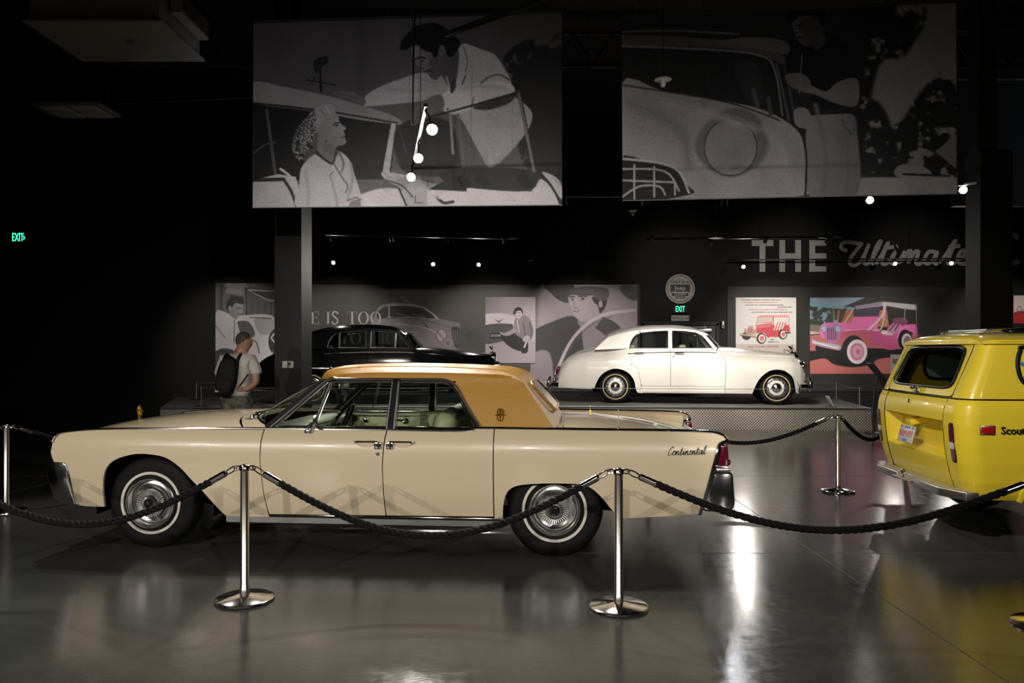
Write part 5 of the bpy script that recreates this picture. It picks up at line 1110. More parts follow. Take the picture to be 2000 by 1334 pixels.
# ------------------------------------------------------------------ printed pictures
def vnoise(X, Y, sc, oct=4, seed=1):
    g = np.random.default_rng(seed); tot = np.zeros_like(X); amp = 1; s = 0
    for o in range(oct):
        T = g.random((64, 64)); u, v = X / sc * 2 ** o, Y / sc * 2 ** o; i, j = np.floor(u).astype(int), np.floor(v).astype(int); a, b = u - i, v - j
        a, b = a * a * (3 - 2 * a), b * b * (3 - 2 * b); i0, i1, j0, j1 = i % 64, (i + 1) % 64, j % 64, (j + 1) % 64
        tot += amp * (T[i0, j0] * (1 - a) * (1 - b) + T[i1, j0] * a * (1 - b) + T[i0, j1] * (1 - a) * b + T[i1, j1] * a * b); s += amp; amp *= .5
    return tot / s
class Paint:
    """flat print laid out in the photograph's own coordinates; q = its four corners there (tl, tr, br, bl)"""
    def __init__(s, q, nx, ny, base):
        u, v = np.meshgrid(np.linspace(0, 1, nx), np.linspace(0, 1, ny)); q = np.array(q, float)
        p = [(1 - u) * (1 - v) * q[0][k] + u * (1 - v) * q[1][k] + u * v * q[2][k] + (1 - u) * v * q[3][k] for k in (0, 1)]
        s.X, s.Y = p; s.nx, s.ny = nx, ny; s.u, s.v = u, v; s.c = np.zeros((ny, nx, 3)); s.c[:] = s.col(base)
    def col(s, c): return np.array([c] * 3 if isinstance(c, (int, float)) else c, float)
    def put(s, m, c, c2=None, ax=None):
        k = s.col(c)
        if c2 is not None:
            (x0, y0), (x1, y1) = ax; d = np.clip(((s.X - x0) * (x1 - x0) + (s.Y - y0) * (y1 - y0)) / ((x1 - x0) ** 2 + (y1 - y0) ** 2), 0, 1)[..., None]; k = k * (1 - d) + s.col(c2) * d
        s.c = s.c * (1 - m[..., None]) + k * m[..., None]
    def mask(s, P, soft=1.4):
        P = np.array(P, float); X, Y = s.X, s.Y; m = (X > P[:, 0].min() - 6) & (X < P[:, 0].max() + 6) & (Y > P[:, 1].min() - 6) & (Y < P[:, 1].max() + 6)
        x, y = X[m], Y[m]; ins = np.zeros(x.shape, bool); d2 = np.full(x.shape, 1e9)
        for (ax, ay), (bx, by) in zip(P, np.roll(P, -1, 0)):
            ex, ey = bx - ax, by - ay; L = ex * ex + ey * ey
            if L < 1e-9: continue
            t = np.clip(((x - ax) * ex + (y - ay) * ey) / L, 0, 1); d2 = np.minimum(d2, (x - ax - t * ex) ** 2 + (y - ay - t * ey) ** 2)
            cr_ = ((ay > y) != (by > y)); ins ^= cr_ & (x < ax + (y - ay) / np.where(ey == 0, 1e-9, ey) * ex)
        sd = np.sqrt(d2) * np.where(ins, 1, -1); o = np.zeros(X.shape); o[m] = np.clip(.5 + sd / soft, 0, 1); return o
    def poly(s, P, c, smooth=True, soft=1.4, c2=None, ax=None, noise=None):
        if smooth and len(P) > 3: P = cr(P, 4, True)
        m = s.mask(P, soft)
        if noise: m = m * np.clip((vnoise(s.X, s.Y, noise[0], 4, noise[1]) - noise[2]) * noise[3], 0, 1)
        s.put(m, c, c2, ax); return s
    def ell(s, x, y, rx, ry, c, rot=0, soft=1.2, **k):
        ca, sa = math.cos(R(rot)), math.sin(R(rot)); return s.poly([(x + rx * math.cos(a) * ca - ry * math.sin(a) * sa, y + rx * math.cos(a) * sa + ry * math.sin(a) * ca) for a in np.linspace(0, 2 * PI, 29)[:-1]], c, False, soft, **k)
    def line(s, P, w, c, soft=1.0, smooth=True):
        if smooth and len(P) > 2: P = cr(P, 5)
        P = np.array(P, float); X, Y = s.X, s.Y; g = w + 3; m = (X > P[:, 0].min() - g) & (X < P[:, 0].max() + g) & (Y > P[:, 1].min() - g) & (Y < P[:, 1].max() + g); x, y = X[m], Y[m]; d2 = np.full(x.shape, 1e9)
        for (ax, ay), (bx, by) in zip(P[:-1], P[1:]):
            ex, ey = bx - ax, by - ay; L = ex * ex + ey * ey + 1e-9; t = np.clip(((x - ax) * ex + (y - ay) * ey) / L, 0, 1); d2 = np.minimum(d2, (x - ax - t * ex) ** 2 + (y - ay - t * ey) ** 2)
        o = np.zeros(X.shape); o[m] = np.clip(.5 + (w / 2 - np.sqrt(d2)) / soft, 0, 1); s.put(o, c); return s
    def build(s, name, corners, parent=None, gain=1., th=.02):
        c = np.array([tuple(k) for k in corners], float); u, v = s.u[..., None], s.v[..., None]
        P = (1 - u) * (1 - v) * c[0] + u * (1 - v) * c[1] + u * v * c[2] + (1 - u) * v * c[3]; nx, ny = s.nx, s.ny
        idx = np.arange(nx * ny).reshape(ny, nx); F = np.stack([idx[:-1, :-1], idx[1:, :-1], idx[1:, 1:], idx[:-1, 1:]], -1).reshape(-1, 4)
        me = bpy.data.meshes.new(name); me.vertices.add(nx * ny); me.vertices.foreach_set('co', P.reshape(-1)); me.loops.add(F.size); me.loops.foreach_set('vertex_index', F.reshape(-1))
        me.polygons.add(len(F)); me.polygons.foreach_set('loop_start', np.arange(0, F.size, 4)); me.polygons.foreach_set('loop_total', np.full(len(F), 4)); me.update(calc_edges=True)
        k = np.clip(s.c / 255, 0, 1); k = np.where(k <= .04045, k / 12.92, ((k + .055) / 1.055) ** 2.4) * gain
        at = me.color_attributes.new('print', 'FLOAT_COLOR', 'POINT'); at.data.foreach_set('color', np.concatenate([k, np.ones((ny, nx, 1))], -1).reshape(-1)); me.materials.append(M['print'])
        return link(name, me, parent)
def picture(p, name, label, cat, corners, gain=1., frame=M['black'], th=.03):
    """the print as a part on its backing board"""
    c = [V(k) for k in corners]; o = (c[2] + c[3]) / 2; t = empty(name, o, label=label, cat=cat); n = (c[1] - c[0]).cross(c[3] - c[0]).normalized()
    if n.y > 0: n = -n
    b = B(); vs = [k - o - n * .003 for k in c] + [k - o - n * th for k in c]; b.add(vs, [(0, 1, 2, 3), (7, 6, 5, 4)] + [(i, i + 4, (i + 1) % 4 + 4, (i + 1) % 4) for i in range(4)]); b.obj('backing_board', frame, t, smooth=0)
    p.build('print', [k - o for k in c], t, gain); return t
# --- left banner: a man leaning over a convertible towards a woman in a head scarf
P = Paint([(495, 44), (1097, 24), (1098, 400), (493, 405)], 380, 236, 88)
P.put(np.clip((P.Y - 60) / 260, 0, 1) * .35, 130); P.put(np.clip((P.X - 860) / 220, 0, 1) * .45, 60)
P.poly([(990, 150), (986, 118), (1005, 92), (1040, 76), (1070, 88), (1098, 80), (1110, 340), (1030, 330), (1010, 240), (996, 190)], 28, soft=6, noise=(14, 3, .30, 9)); P.poly([(1005, 160), (1030, 120), (1098, 110), (1098, 340), (1040, 330)], 26, soft=8)
P.line([(628, 118), (631, 178)], 5, 40); P.line([(602, 156), (660, 166)], 3, 45); P.poly([(617, 118), (644, 110), (643, 124), (632, 130), (620, 144)], 42); P.line([(612, 160), (620, 150)], 3, 45)
P.poly([(494, 160), (560, 170), (640, 186), (720, 208), (778, 228), (786, 244), (700, 232), (600, 214), (494, 202)], 165, c2=150, ax=((494, 180), (780, 230)))
P.poly([(494, 203), (600, 216), (700, 233), (780, 243), (768, 350), (494, 352)], 30, False); P.line([(494, 201), (640, 217), (780, 240)], 4, 55)
P.line([(522, 216), (541, 350)], 6, 95); P.line([(530, 216), (548, 350)], 2, 30); P.line([(494, 300), (520, 282), (540, 278)], 3, 90)
P.poly([(770, 240), (781, 241), (768, 338), (752, 340)], 195, False); P.line([(781, 241), (768, 335)], 3, 45)
P.poly([(784, 246), (880, 236), (905, 330), (870, 345), (790, 330)], 42, soft=6); P.line([(786, 250), (800, 300)], 2, 80)
P.poly([(494, 352), (545, 340), (580, 345), (600, 405), (494, 408)], 205, False); P.line([(494, 352), (556, 350)], 7, 45); P.line([(556, 350), (572, 375), (582, 404)], 6, 60); P.line([(550, 330), (575, 352), (590, 404)], 5, 215)
P.poly([(700, 385), (750, 368), (790, 372), (802, 404), (700, 406)], 215); P.line([(786, 370), (800, 402)], 4, 50)
P.poly([(752, 336), (800, 342), (850, 358), (900, 366), (870, 380), (845, 404), (805, 404), (790, 370), (760, 352)], 185); P.line([(752, 350), (790, 362), (812, 385)], 3, 90); P.line([(820, 348), (850, 352), (868, 368)], 5, 120)
P.poly([(840, 372), (900, 366), (1040, 374), (1060, 345), (1097, 388), (1097, 402), (840, 405)], 215, False)
P.poly([(868, 334), (900, 328), (1034, 332), (1038, 372), (918, 366), (870, 352)], 24, soft=2); P.poly([(843, 370), (868, 356), (915, 346), (917, 374)], 26, False); P.line([(1045, 340), (1070, 352), (1088, 378), (1096, 398)], 8, 30); P.poly([(1060, 336), (1085, 345), (1097, 362), (1097, 390), (1078, 360)], 200)
P.line([(817, 382), (817, 396), (832, 396)], 2, 60, smooth=False); P.line([(860, 386), (872, 396), (890, 394)], 6, 55); P.line([(860, 386), (880, 390)], 3, 220)
# woman
P.poly([(616, 219), (626, 208), (638, 203), (656, 206), (661, 222), (666, 234), (650, 250), (630, 262), (620, 250)], 172, soft=2); P.line([(628, 214), (640, 226), (642, 244)], 3, 140, 3); P.line([(640, 208), (652, 224)], 3, 200, 3)
P.poly([(630, 240), (645, 224), (661, 222), (668, 236), (672, 243), (681, 250), (676, 256), (679, 262), (678, 268), (681, 276), (676, 283), (663, 286), (658, 300), (654, 318), (625, 296), (622, 270)], 162, soft=1.6, c2=128, ax=((676, 250), (628, 300))); P.poly([(634, 282), (660, 286), (656, 300), (640, 300)], 120, soft=7)
P.line([(656, 244), (662, 240), (669, 239)], 2.6, 40); P.ell(663, 245, 3, 2, 50); P.line([(672, 269), (679, 265)], 2.4, 60); P.ell(641, 276, 2.6, 2.6, 90); P.line([(650, 258), (662, 272), (660, 282)], 5, 150, 5)
P.poly([(617, 217), (602, 229), (582, 254), (572, 288), (582, 303), (599, 315), (616, 308), (624, 283), (622, 241)], 96, soft=2); P.line([(598, 236), (588, 262), (584, 296), (600, 304)], 7, 48, 4); P.line([(614, 226), (610, 250)], 4, 60, 4); P.line([(612, 268), (606, 284), (614, 288)], 5, 40, 2)
for i in range(150):
    a_, r_ = random.random() * 2 * PI, math.sqrt(random.random()); x_, y_ = 600 + 20 * r_ * math.cos(a_), 266 + 46 * r_ * math.sin(a_); x_ += (266 - y_) * .28
    P.ell(x_, y_, 1.3, 1.3, 190, soft=1)
P.poly([(619, 301), (592, 327), (588, 360), (586, 408), (712, 408), (710, 379), (698, 342), (688, 313), (666, 294), (658, 308), (653, 320), (636, 312)], 204, soft=2); P.line([(620, 298), (636, 310), (653, 320), (659, 306), (666, 296)], 4, 62, 2)
P.line([(666, 296), (676, 318), (672, 336)], 4, 120, 3); P.line([(656, 318), (672, 345), (684, 362), (680, 376)], 2.5, 105, 2); P.line([(648, 342), (656, 336)], 2, 110); P.line([(650, 345), (660, 380), (664, 404)], 4, 165, 4); P.line([(690, 320), (694, 350), (684, 390)], 5, 165, 5); P.line([(600, 335), (606, 370), (604, 404)], 6, 180, 6); P.line([(684, 392), (700, 386), (710, 390)], 3, 120, 2); P.poly([(690, 394), (708, 390), (708, 406), (688, 406)], 135)
# man
P.poly([(862, 120), (897, 98), (911, 85), (944, 96), (968, 105), (986, 128), (1001, 157), (1004, 184), (1030, 205), (1042, 228), (1024, 268), (966, 327), (940, 296), (905, 232), (872, 215), (868, 160)], 206, soft=2.4, c2=160, ax=((900, 100), (1000, 320)))
P.poly([(717, 192), (742, 172), (800, 150), (840, 140), (875, 150), (878, 180), (850, 196), (790, 202), (722, 209)], 198, soft=2.4, c2=178, ax=((720, 200), (860, 160))); P.line([(722, 209), (790, 203), (850, 196)], 3, 110, 2); P.line([(760, 172), (800, 178), (850, 172)], 6, 172, 6); P.line([(820, 150), (850, 160), (868, 158)], 5, 165, 5)
P.poly([(656, 181), (690, 178), (717, 192), (718, 205), (700, 203), (690, 194), (672, 190)], 118, soft=2); P.line([(664, 184), (700, 190)], 1.5, 70); P.poly([(868, 186), (905, 168), (960, 158), (1000, 162), (1004, 186), (940, 206), (905, 221), (872, 216)], 214, soft=2.2); P.line([(944, 162), (960, 150), (980, 146), (998, 156)], 2.6, 70, 2); P.line([(902, 174), (940, 168), (990, 172)], 6, 190, 6)
P.poly([(940, 204), (1004, 184), (1000, 200), (960, 214), (930, 212)], 60, soft=3); P.line([(926, 208), (930, 190)], 2, 60, 2); P.line([(914, 148), (908, 164)], 2.4, 50, 2); P.line([(985, 125), (1000, 150)], 3, 110, 3); P.line([(910, 90), (918, 118), (914, 140)], 2, 120, 2); P.line([(960, 225), (990, 260), (975, 300)], 8, 172, 8); P.line([(1020, 215), (1010, 250)], 6, 165, 6); P.line([(925, 225), (950, 270), (964, 318)], 7, 178, 7)
P.poly([(808, 244), (818, 210), (845, 190), (868, 186), (872, 212), (846, 226), (828, 238)], 112, soft=2.4)
for k in range(3): P.line([(814 + 7 * k, 244 - 3 * k), (826 + 8 * k, 214 - 3 * k)], 1.6, 66, 1.5)
P.poly([(862, 130), (874, 104), (900, 96), (898, 150), (886, 172), (876, 160)], 88, soft=3); P.poly([(811, 92), (840, 86), (872, 92), (878, 112), (876, 140), (864, 150), (857, 156), (848, 153), (842, 145), (834, 141), (828, 137), (823, 131), (818, 122), (815, 117)], 138, soft=1.6, c2=84, ax=((820, 110), (874, 134)))
P.poly([(846, 112), (866, 112), (870, 140), (852, 152), (846, 140)], 92, soft=8); P.line([(816, 117), (826, 112), (836, 114)], 3.2, 26, 1.6); P.line([(828, 120), (834, 119)], 2, 40); P.line([(834, 141), (842, 137), (850, 140)], 2.6, 34); P.line([(826, 133), (832, 134)], 2, 60); P.line([(838, 124), (842, 132)], 3, 112, 3)
P.poly([(787, 92), (794, 74), (815, 53), (838, 45), (860, 46), (878, 56), (897, 72), (904, 86), (890, 108), (878, 102), (872, 88), (864, 92), (861, 107), (855, 113), (848, 103), (838, 100), (830, 96), (822, 88), (810, 90), (799, 97), (790, 97)], 20, soft=2.2); P.line([(800, 78), (824, 58), (850, 52)], 4, 38, 4); P.ell(868, 99, 5.5, 11, 118, 8, soft=2); P.line([(866, 94), (870, 104)], 2, 80, 2); P.poly([(876, 100), (888, 112), (904, 86), (892, 84)], 24); P.ell(880, 213, 2.2, 2.2, 40)
P.poly([(884, 172), (892, 150), (896, 168), (888, 182)], 60, soft=3); P.line([(878, 150), (884, 176)], 3, 195, 2)
P.line([(900, 224), (910, 325)], 5, 110); P.line([(885, 225), (890, 300)], 5, 150); P.line([(1015, 180), (1045, 334)], 6, 120); P.line([(1019, 180), (1049, 334)], 2, 30); P.line([(1015, 180), (960, 196), (920, 208), (846, 228)], 4, 40); P.line([(905, 270), (930, 290), (925, 318), (900, 322)], 3, 90)
def age(p, a=.10):
    n = vnoise(p.X + 300, p.Y, 60, 5, 31) - .5; g = rng.normal(0, .035, p.X.shape); p.c = np.clip(p.c * (1 + (n * 2 * a + g)[..., None]), 0, 255) * np.array([1, .965, .985])
age(P)
LB = ((-3.501, 10.4, 5.977), (.647, 10.0, 5.94), (.653, 10.0, 3.433), (-3.515, 10.4, 3.474))
tb = picture(P, 'hanging_banner', 'large hanging photo banner of man leaning over convertible towards woman in scarf', 'banner', LB)
def hang(tb, c):
    o = tb.location
    for k in (.12, .45, .78):
        p = V(c[0]) * (1 - k) + V(c[1]) * k - o; B().tube([p, p + V((0, 0, 7.64 - o.z - p.z))], .004, 5).obj('wire', M['truss'], tb)
    B().bar(V(c[0]) - o, V(c[1]) - o, .03, .03, up=(0, 0, 1)).obj('top_rail', M['truss'], tb, smooth=0); B().bar(V(c[3]) - o + V((0, 0, -.006)), V(c[2]) - o + V((0, 0, -.004)), .02, .012, up=(0, 0, 1)).obj('bottom_rail', M['duct'], tb, smooth=0)
hang(tb, LB)
# --- right banner: a man in a dark shirt beside a light car
P = Paint([(1214, 32), (1867, 3), (1870, 378), (1216, 391)], 400, 230, 34)
P.poly([(1740, -5), (1880, -5), (1880, 345), (1690, 350), (1700, 120)], 120, soft=8, c2=150, ax=((1800, 0), (1800, 340))); P.poly([(1660, 60), (1720, 20), (1790, 50), (1770, 110), (1720, 130), (1690, 300), (1670, 350), (1660, 200)], 24, soft=8, noise=(16, 9, .33, 8)); P.poly([(1640, 0), (1800, 0), (1790, 80), (1700, 110), (1650, 80)], 26, soft=8, noise=(18, 4, .36, 7))
P.poly([(1760, 240), (1800, 180), (1840, 150), (1872, 190), (1872, 345), (1690, 345), (1700, 260)], 26, soft=8, noise=(15, 12, .32, 8)); P.poly([(1700, 200), (1740, 230), (1760, 345), (1680, 345)], 24, soft=8, noise=(14, 22, .30, 8)); P.poly([(1828, 296), (1868, 262), (1868, 330)], 130, False); P.poly([(1680, 350), (1760, 346), (1870, 348), (1870, 380), (1680, 384)], 165, soft=3)
P.poly([(1754, 328), (1770, 320), (1800, 322), (1822, 338), (1810, 346), (1756, 345)], 150); P.line([(1768, 340), (1820, 342)], 4, 25)
P.poly([(1210, 100), (1300, 92), (1420, 100), (1500, 112), (1524, 140), (1540, 232), (1420, 196), (1210, 165)], 30, soft=2); P.line([(1214, 62), (1330, 60), (1450, 66)], 4, 95); P.poly([(1214, 68), (1420, 78), (1500, 92), (1550, 118), (1545, 128), (1490, 108), (1400, 92), (1214, 88)], 78); P.line([(1214, 90), (1400, 97), (1490, 108), (1520, 135), (1535, 225)], 4, 120); P.line([(1524, 125), (1548, 235)], 4, 95); P.line([(1540, 130), (1562, 240)], 5, 70)
P.poly([(1210, 166), (1300, 178), (1420, 197), (1500, 215), (1560, 250), (1578, 290), (1584, 380), (1210, 395)], 165, soft=2, c2=190, ax=((1400, 180), (1400, 390))); P.line([(1216, 166), (1420, 198), (1530, 235)], 3, 60)
P.poly([(1362, 290), (1380, 245), (1430, 212), (1480, 222), (1508, 275), (1490, 320), (1440, 345), (1390, 330)], 125, soft=8); P.ell(1433, 288, 53, 56, 160, soft=2); P.line([(1433 + 52 * math.cos(a), 288 + 55 * math.sin(a)) for a in np.linspace(0, 2 * PI, 30)], 2.5, 75)
P.poly([(1210, 308), (1270, 316), (1318, 328), (1345, 360), (1352, 380), (1210, 392)], 30, soft=2)
for a in ([(1210, 330), (1300, 334), (1330, 372)], [(1210, 352), (1320, 356)], [(1240, 322), (1240, 388)], [(1280, 326), (1280, 384)], [(1216, 384), (1250, 364), (1290, 364), (1302, 380)], [(1322, 360), (1322, 380)]): P.line(a, 4, 200)
P.line([(1216, 310), (1290, 318), (1330, 335), (1350, 376)], 5, 210)
P.poly([(1548, 86), (1580, 76), (1626, 66), (1664, 96), (1680, 152), (1660, 172), (1640, 205), (1596, 222), (1590, 180), (1552, 165), (1540, 120)], 16); P.poly([(1410, 82), (1470, 72), (1540, 80), (1545, 106), (1500, 98), (1430, 90)], 95); P.poly([(1556, 36), (1598, 28), (1618, 44), (1610, 72), (1594, 88), (1572, 86), (1560, 66)], 92, c2=60, ax=((1560, 50), (1615, 60)))
P.poly([(1540, 34), (1552, 12), (1584, 2), (1616, 16), (1622, 44), (1612, 48), (1600, 34), (1570, 32), (1552, 44)], 14); P.line([(1564, 50), (1582, 48)], 2.5, 30); P.line([(1568, 72), (1582, 73)], 2, 45); P.poly([(1596, 86), (1612, 66), (1620, 78), (1604, 98)], 70)
P.poly([(1642, 160), (1680, 154), (1680, 205), (1640, 202), (1600, 185), (1572, 178), (1560, 160), (1585, 164), (1620, 178)], 125); P.poly([(1540, 148), (1570, 142), (1590, 158), (1584, 176), (1556, 172)], 110); P.line([(1574, 106), (1568, 182)], 2, 130); P.poly([(1558, 215), (1580, 210), (1594, 230), (1586, 250), (1562, 245)], 150)
P.poly([(1592, 226), (1668, 222), (1680, 262), (1680, 380), (1588, 383), (1580, 300)], 150, soft=2, c2=125, ax=((1590, 300), (1680, 300))); P.line([(1592, 222), (1666, 219)], 5, 22); P.line([(1650, 232), (1668, 262), (1676, 250)], 2, 70); P.line([(1576, 262), (1582, 310), (1580, 380)], 4, 35)
P.poly([(1570, 40), (1600, 34), (1612, 60), (1600, 84), (1586, 78)], 62, soft=8); P.line([(1562, 50), (1574, 47)], 3, 24, 2); P.ell(1570, 54, 3, 2, 30); P.line([(1566, 73), (1578, 74)], 2.4, 40); P.line([(1560, 56), (1563, 66)], 2, 60, 2); P.line([(1600, 205), (1620, 300), (1614, 380)], 9, 128, 9); P.line([(1656, 240), (1664, 300), (1660, 380)], 7, 122, 7)
P.line([(1300, 200), (1400, 225), (1480, 250)], 14, 182, 14); P.line([(1230, 200), (1330, 250), (1350, 320)], 18, 150, 18); P.line([(1500, 250), (1540, 300), (1545, 380)], 14, 190, 14); P.poly([(1440, 130), (1480, 120), (1500, 190), (1470, 200)], 48, soft=6); P.line([(1478, 176), (1486, 206)], 9, 90, 2); P.line([(1508, 192), (1512, 222)], 8, 84, 2)
age(P)
RB = ((1.484, 10.4, 6.06), (5.757, 9.96, 6.06), (5.777, 9.96, 3.572), (1.498, 10.4, 3.571))
hang(picture(P, 'hanging_banner', 'large hanging photo banner of man in dark shirt beside light car', 'banner', RB), RB)
# --- wall prints
def wc(x0, y0, x1, y1, d=20.262): return [px(x0, y0, d), px(x1, y0, d), px(x1, y1, d), px(x0, y1, d)]
def wq(x0, y0, x1, y1): return [(x0, y0), (x1, y0), (x1, y1), (x0, y1)]
# street scene, far left
P = Paint(wq(421, 553, 600, 762), 240, 280, 120)
mv = (128, 118, 124)
P.poly([(421, 553), (450, 553), (450, 615), (421, 615)], 100, False); P.poly([(430, 556), (436, 556), (434, 620), (428, 620)], 60, False); P.poly([(440, 572), (475, 575), (480, 560), (446, 552)], 150, False); P.poly([(450, 575), (476, 580), (476, 600), (450, 600)], 55, False); P.line([(480, 555), (482, 620)], 4, 50); P.poly([(484, 560), (536, 566), (600, 566), (600, 620), (484, 616)], 84, False)
P.poly([(440, 553), (480, 553), (486, 562), (440, 560)], 165, False); P.line([(486, 566), (540, 569), (600, 570)], 3, 200); P.line([(486, 567), (524, 586), (540, 586)], 2.5, 190); P.poly([(492, 570), (536, 571), (536, 584), (524, 584)], 60, False)
for x in (492, 504, 518, 530): P.line([(x, 590), (x, 614)], 2, 50)
P.poly([(462, 622), (486, 615), (530, 616), (536, 640), (540, 700), (500, 712), (470, 700), (455, 660)], 205, soft=2); P.poly([(462, 630), (486, 629), (498, 655), (476, 658)], 85, soft=1.5); P.poly([(498, 622), (532, 622), (534, 648), (512, 654), (500, 640)], 165); P.line([(488, 620), (530, 622)], 2, 90); P.line([(484, 662), (500, 668), (506, 690)], 2, 70); P.ell(548, 668, 24, 30, 45); P.line([(536, 652), (530, 660), (536, 668)], 3, 200); P.line([(532, 688), (532, 694)], 2, 190)
P.poly([(421, 612), (440, 610), (458, 622), (466, 640), (470, 670), (462, 690), (421, 688)], 195, soft=2); P.line([(421, 636), (440, 660)], 2, 120); P.line([(458, 625), (457, 670)], 2, 120); P.poly([(421, 688), (462, 690), (470, 762), (421, 762)], 70, soft=2); P.line([(421, 686), (462, 688)], 3, 50)
P.poly([(448, 598), (460, 590), (474, 594), (474, 606), (468, 618), (458, 622), (450, 614)], 160, c2=120, ax=((474, 600), (446, 606))); P.poly([(443, 604), (443, 590), (452, 581), (468, 581), (477, 590), (472, 594), (460, 592), (452, 602), (449, 606)], 25); P.line([(462, 602), (472, 602)], 2, 40); P.line([(464, 613), (470, 613)], 1.5, 60); P.ell(449, 602, 3, 5, 150)
age(P, .06)
picture(P, 'wall_poster', 'grey street photo of man beside white car, behind the visitor', 'poster', wc(421, 553, 600, 762))
# long mural: a classic saloon in the dark, fading into a portrait at its right
P = Paint(wq(609, 556, 1245, 757), 560, 178, (78, 74, 68))
lm = lambda k: (k, k * .93, k * .98)
P.poly([(700, 740), (706, 690), (722, 650), (744, 630), (800, 622), (856, 622), (905, 634), (932, 648), (938, 672), (930, 700), (900, 740)], lm(140), soft=3, c2=lm(112), ax=((760, 630), (930, 690))); P.poly([(724, 640), (736, 606), (748, 595), (780, 591), (818, 596), (838, 606), (856, 624), (800, 622), (750, 630)], lm(150), soft=1.5); P.poly([(763, 598), (815, 600), (834, 608), (848, 622), (800, 618), (764, 619)], (40, 38, 38)); P.poly([(739, 608), (756, 599), (757, 619), (738, 622)], (48, 45, 45)); P.line([(760, 597), (760, 620)], 3, lm(175)); P.line([(760, 596), (815, 598), (838, 608), (854, 622)], 2, lm(185)); P.line([(775, 612), (800, 618)], 1.2, 150); P.line([(805, 614), (830, 619)], 1.2, 150)
P.line([(756, 622), (820, 624), (880, 640), (885, 650)], 2, lm(95)); P.line([(770, 632), (830, 640), (868, 660)], 3, lm(168)); P.ell(862, 655, 11, 13, lm(105)); P.ell(862, 655, 9, 11, lm(165)); P.line([(855, 648), (868, 664)], 2, 90); P.ell(875, 670, 8, 8, lm(150)); P.ell(875, 670, 6, 6, lm(110)); P.poly([(882, 642), (895, 640), (902, 655), (898, 676), (888, 676)], (30, 29, 29))
for x in (885, 889, 893, 897): P.line([(x, 645), (x + 2, 672)], 1, lm(150))
P.poly([(898, 640), (925, 640), (945, 660), (940, 740), (900, 740)], (66, 62, 60), soft=10); P.ell(917, 655, 7, 9, (52, 50, 48), soft=3); P.line([(783, 579), (800, 592)], 1.2, lm(170)); P.line([(826, 630), (836, 640)], 3, lm(70))
P.put(np.clip((P.X - 1040) / 50, 0, 1) * np.clip((1400 - P.X) / 100, 0, 1), lm(165)); P.poly([(1046, 640), (1060, 560), (1100, 560), (1110, 600), (1090, 640), (1060, 690)], lm(168), soft=14)
P.poly([(1064, 556), (1120, 556), (1112, 590), (1092, 586), (1078, 574)], lm(60)); P.poly([(1040, 650), (1075, 630), (1118, 617), (1136, 640), (1152, 700), (1130, 760), (1078, 760), (1074, 690), (1040, 694)], lm(58), soft=2, c2=lm(74), ax=((1060, 640), (1130, 740))); P.poly([(1040, 694), (1074, 690), (1078, 762), (1040, 762)], lm(150), soft=3)
P.poly([(1166, 622), (1182, 620), (1212, 640), (1204, 668), (1180, 690), (1160, 660)], lm(74)); P.poly([(1136, 640), (1150, 634), (1186, 660), (1190, 690), (1150, 720)], lm(150), soft=2); P.poly([(1210, 560), (1245, 556), (1245, 585), (1225, 582)], lm(80), soft=4); P.poly([(1130, 622), (1166, 612), (1176, 622), (1150, 650), (1134, 640)], lm(150))
P.poly([(1113, 577), (1152, 573), (1176, 588), (1174, 612), (1160, 624), (1142, 628), (1126, 622), (1118, 606), (1112, 592)], lm(190), c2=lm(165), ax=((1120, 600), (1175, 600))); P.poly([(1158, 580), (1184, 582), (1182, 600), (1172, 612), (1168, 598), (1160, 590)], lm(40)); P.ell(1173, 594, 4, 7, lm(175)); P.poly([(1106, 572), (1120, 563), (1150, 559), (1184, 563), (1190, 574), (1184, 586), (1168, 586), (1156, 576), (1118, 575)], lm(92)); P.line([(1108, 573), (1140, 576), (1156, 575)], 2.5, lm(60))
P.line([(1113, 580), (1122, 579)], 2.5, lm(40)); P.line([(1130, 579), (1146, 579)], 2.5, lm(40)); P.ell(1118, 585, 3, 2, lm(60)); P.ell(1138, 584, 4, 2.2, lm(60)); P.line([(1122, 590), (1121, 600), (1128, 601)], 1.6, lm(120)); P.ell(1126, 607, 6, 3, lm(90)); P.ell(1126, 606.5, 4, 1.6, lm(215))
P.line([(1086, 730), (1098, 700), (1112, 672), (1130, 648), (1156, 626), (1190, 612), (1240, 606)], 6, lm(205)); P.line([(1092, 730), (1102, 704), (1118, 676), (1136, 652), (1160, 632), (1196, 618)], 1.5, lm(95))
mur = picture(P, 'wall_mural', 'long grey wall mural with classic saloon, pale words and a portrait at right', 'mural', wc(609, 556, 1245, 757, 20.266))
